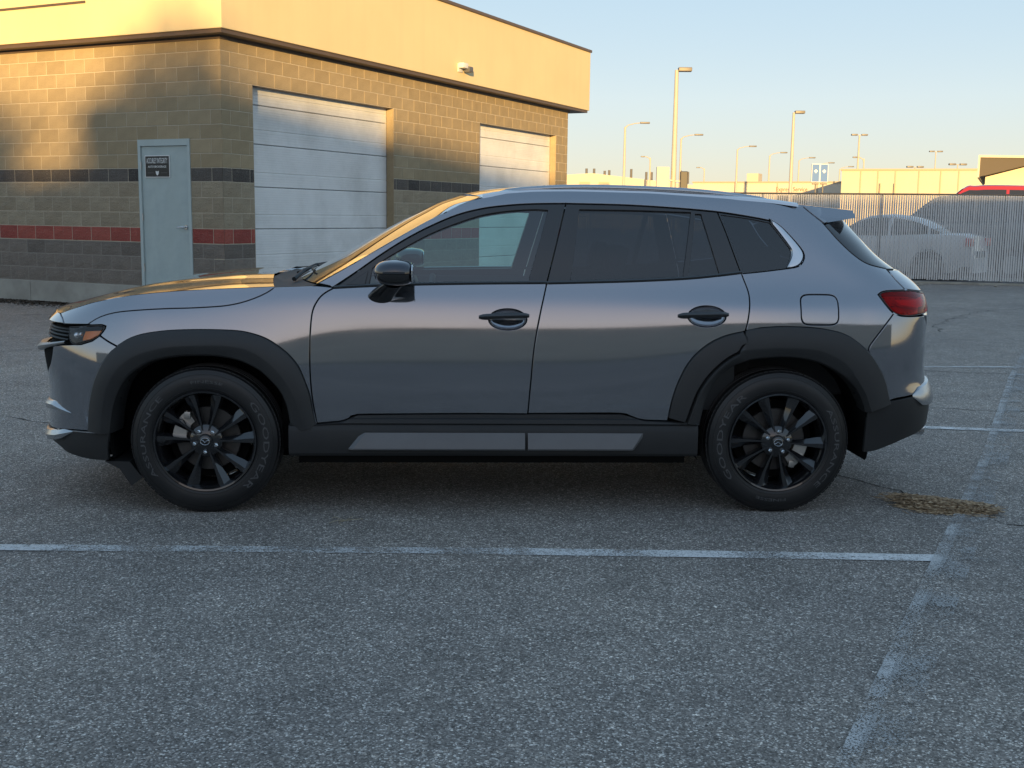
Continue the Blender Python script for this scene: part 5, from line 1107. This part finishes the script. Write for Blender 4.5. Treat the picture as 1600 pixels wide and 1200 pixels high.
# blue twin-panel pole sign
M_blue = principled('sign_blue', (.004,.12,.42), .4); SGN = empty('pole_sign', (ux(1279,90)-.50, 90, 0)); tag(SGN, 'blue and white twin panel pole sign above the fence', 'sign')
zb_, zt_ = 4.40, 5.72
m_ = MB(); m_.box((-.66,-.08,zb_-.04), (.62,.08,zt_+.04), .02); m_.build('sign_frame', M_white, SGN)
for a, b in ((-.62,-.07), (.03,.58)): 
    m_ = MB(); m_.box((a,-.10,zb_), (b,-.081,zt_)); p_ = m_.build('sign_panel', M_blue, SGN); m_ = MB(); m_.box((a+.15,-.112,zb_+.74), (b-.15,-.101,zb_+.86)); m_.box((a+.22,-.113,zb_+.66), (b-.22,-.1012,zb_+.92)); m_.build('sign_mark', M_white, p_)
    m_ = MB(); m_.box((a+.02,-.13,zb_-.22), (b-.02,-.02,zb_-.075), .02); m_.build('sign_lamp', M_head, SGN)
for x in (-.30,.27): m_ = MB(); m_.tube([(x,0,0),(x,0,zb_)], .06, 8); m_.build('sign_post', M_head, SGN, 60)
# low shrubs beyond the fence
# ------------------------------------------------------------------ what stands behind the photographer (it shades the lot and shows in the paint)
M_back = worn('tan_stucco_wall', (.56,.51,.44), .85, .1, .5, 0)
def back_building(label, x0, x1, y, h, wins):
    root = empty('offscreen_building', (x0, y, 0)); tag(root, label, 'building'); L = x1-x0
    m_ = MB(); m_.box((0,-14,0), (L,0,h)); m_.build('wall', M_back, root)
    m_ = MB(); m_.box((-.2,-14.2,h), (L+.2,.2,h+.35)); m_.build('parapet', M_trim, root)
    m_ = MB(); m_.box((0,.001,0), (L,.06,.5)); m_.build('plinth', M_conc, root)
back_building('long flat roofed tan building across the road behind the photographer', -6.5, 21.0, -48, 9.75, 0)
back_building('flat roofed tan building further right across the road behind the photographer', 20.9, 60.0, -50, 10.4, 0)
back_building('flat roofed building added out of view on the left to block the low sun', -75.0, -6.4, -47, 8.5, 0)  # added sun blocker: keeps low sun from passing under the tree crowns
M_leaf = principled('dark_foliage', (.045,.065,.025), .7); t = NT(M_leaf); t.base(t.mix(t.rnd(), (.095,.098,.050), (.150,.135,.075))); M_bark = worn('bark', (.09,.07,.05), .9, .2, 8, .4, 30, .01)
def tree_meshes(seed, h, w):
    r_ = np.random.default_rng(seed); v = []; f = []
    cl = [(r_.normal(0, .36)*w, r_.normal(0, .36)*w, h*(.18+.78*r_.random()**.8)) for _ in range(46)]
    for cx, cy, cz in cl:
        k = 1-.55*abs(cz/h-.45); cx *= k; cy *= k; rad = r_.uniform(.45, .95)
        for _ in range(70):
            d = r_.normal(0, 1, 3); d /= np.linalg.norm(d); p = np.array([cx, cy, cz])+d*rad*r_.random()**.4; a = r_.normal(0, 1, 3); a /= np.linalg.norm(a); b = np.cross(a, r_.normal(0, 1, 3)); b /= np.linalg.norm(b); s = r_.uniform(.10, .20); n = len(v); v += [p-a*s, p-b*s*.5, p+a*s, p+b*s*.5]; f.append((n, n+1, n+2, n+3))
    crown = meshdata('crown', v, f); m_ = MB(); m_.tube([(0,0,0),(.05,.02,h*.3),(0,-.05,h*.6),(.03,0,h*.85)], [.17,.13,.08,.03], 8)
    for k in range(7): a = k*.9; z = h*(.25+.08*k); m_.tube([(0,0,z),(w*.3*math.cos(a),w*.3*math.sin(a),z+.5),(w*.55*math.cos(a),w*.55*math.sin(a),z+1.1)], [.07,.045,.015], 6)
    trunk = meshdata('trunk', m_.v, m_.f, 60); return crown, trunk
kinds = [tree_meshes(11, 11.6, 2.5), tree_meshes(12, 11.0, 2.8), tree_meshes(13, 12.4, 2.3)]
spots = [(-38,-65,0,1.0),(-33,-66,1,1.0),(-28.5,-64.5,0,.95),(-24,-66,1,1.0),(-19.5,-64.6,0,.94),(-15.2,-66,1,.92),(-11.4,-65,0,.96),(-8.2,-66.5,2,1.0),(-5.0,-65,0,1.10),(62,-67,2,1),(67,-66,0,1)]
for i, (x, y, k, s) in enumerate(spots):
    root = empty('roadside_tree', (x, y, 0), i*1.3); root.scale = (s, s, s); tag(root, 'dark leafy tree in the roadside row behind the photographer', 'tree', 'roadside trees behind the photographer')
    link('crown', kinds[k][0], M_leaf, root); link('trunk', kinds[k][1], M_bark, root)
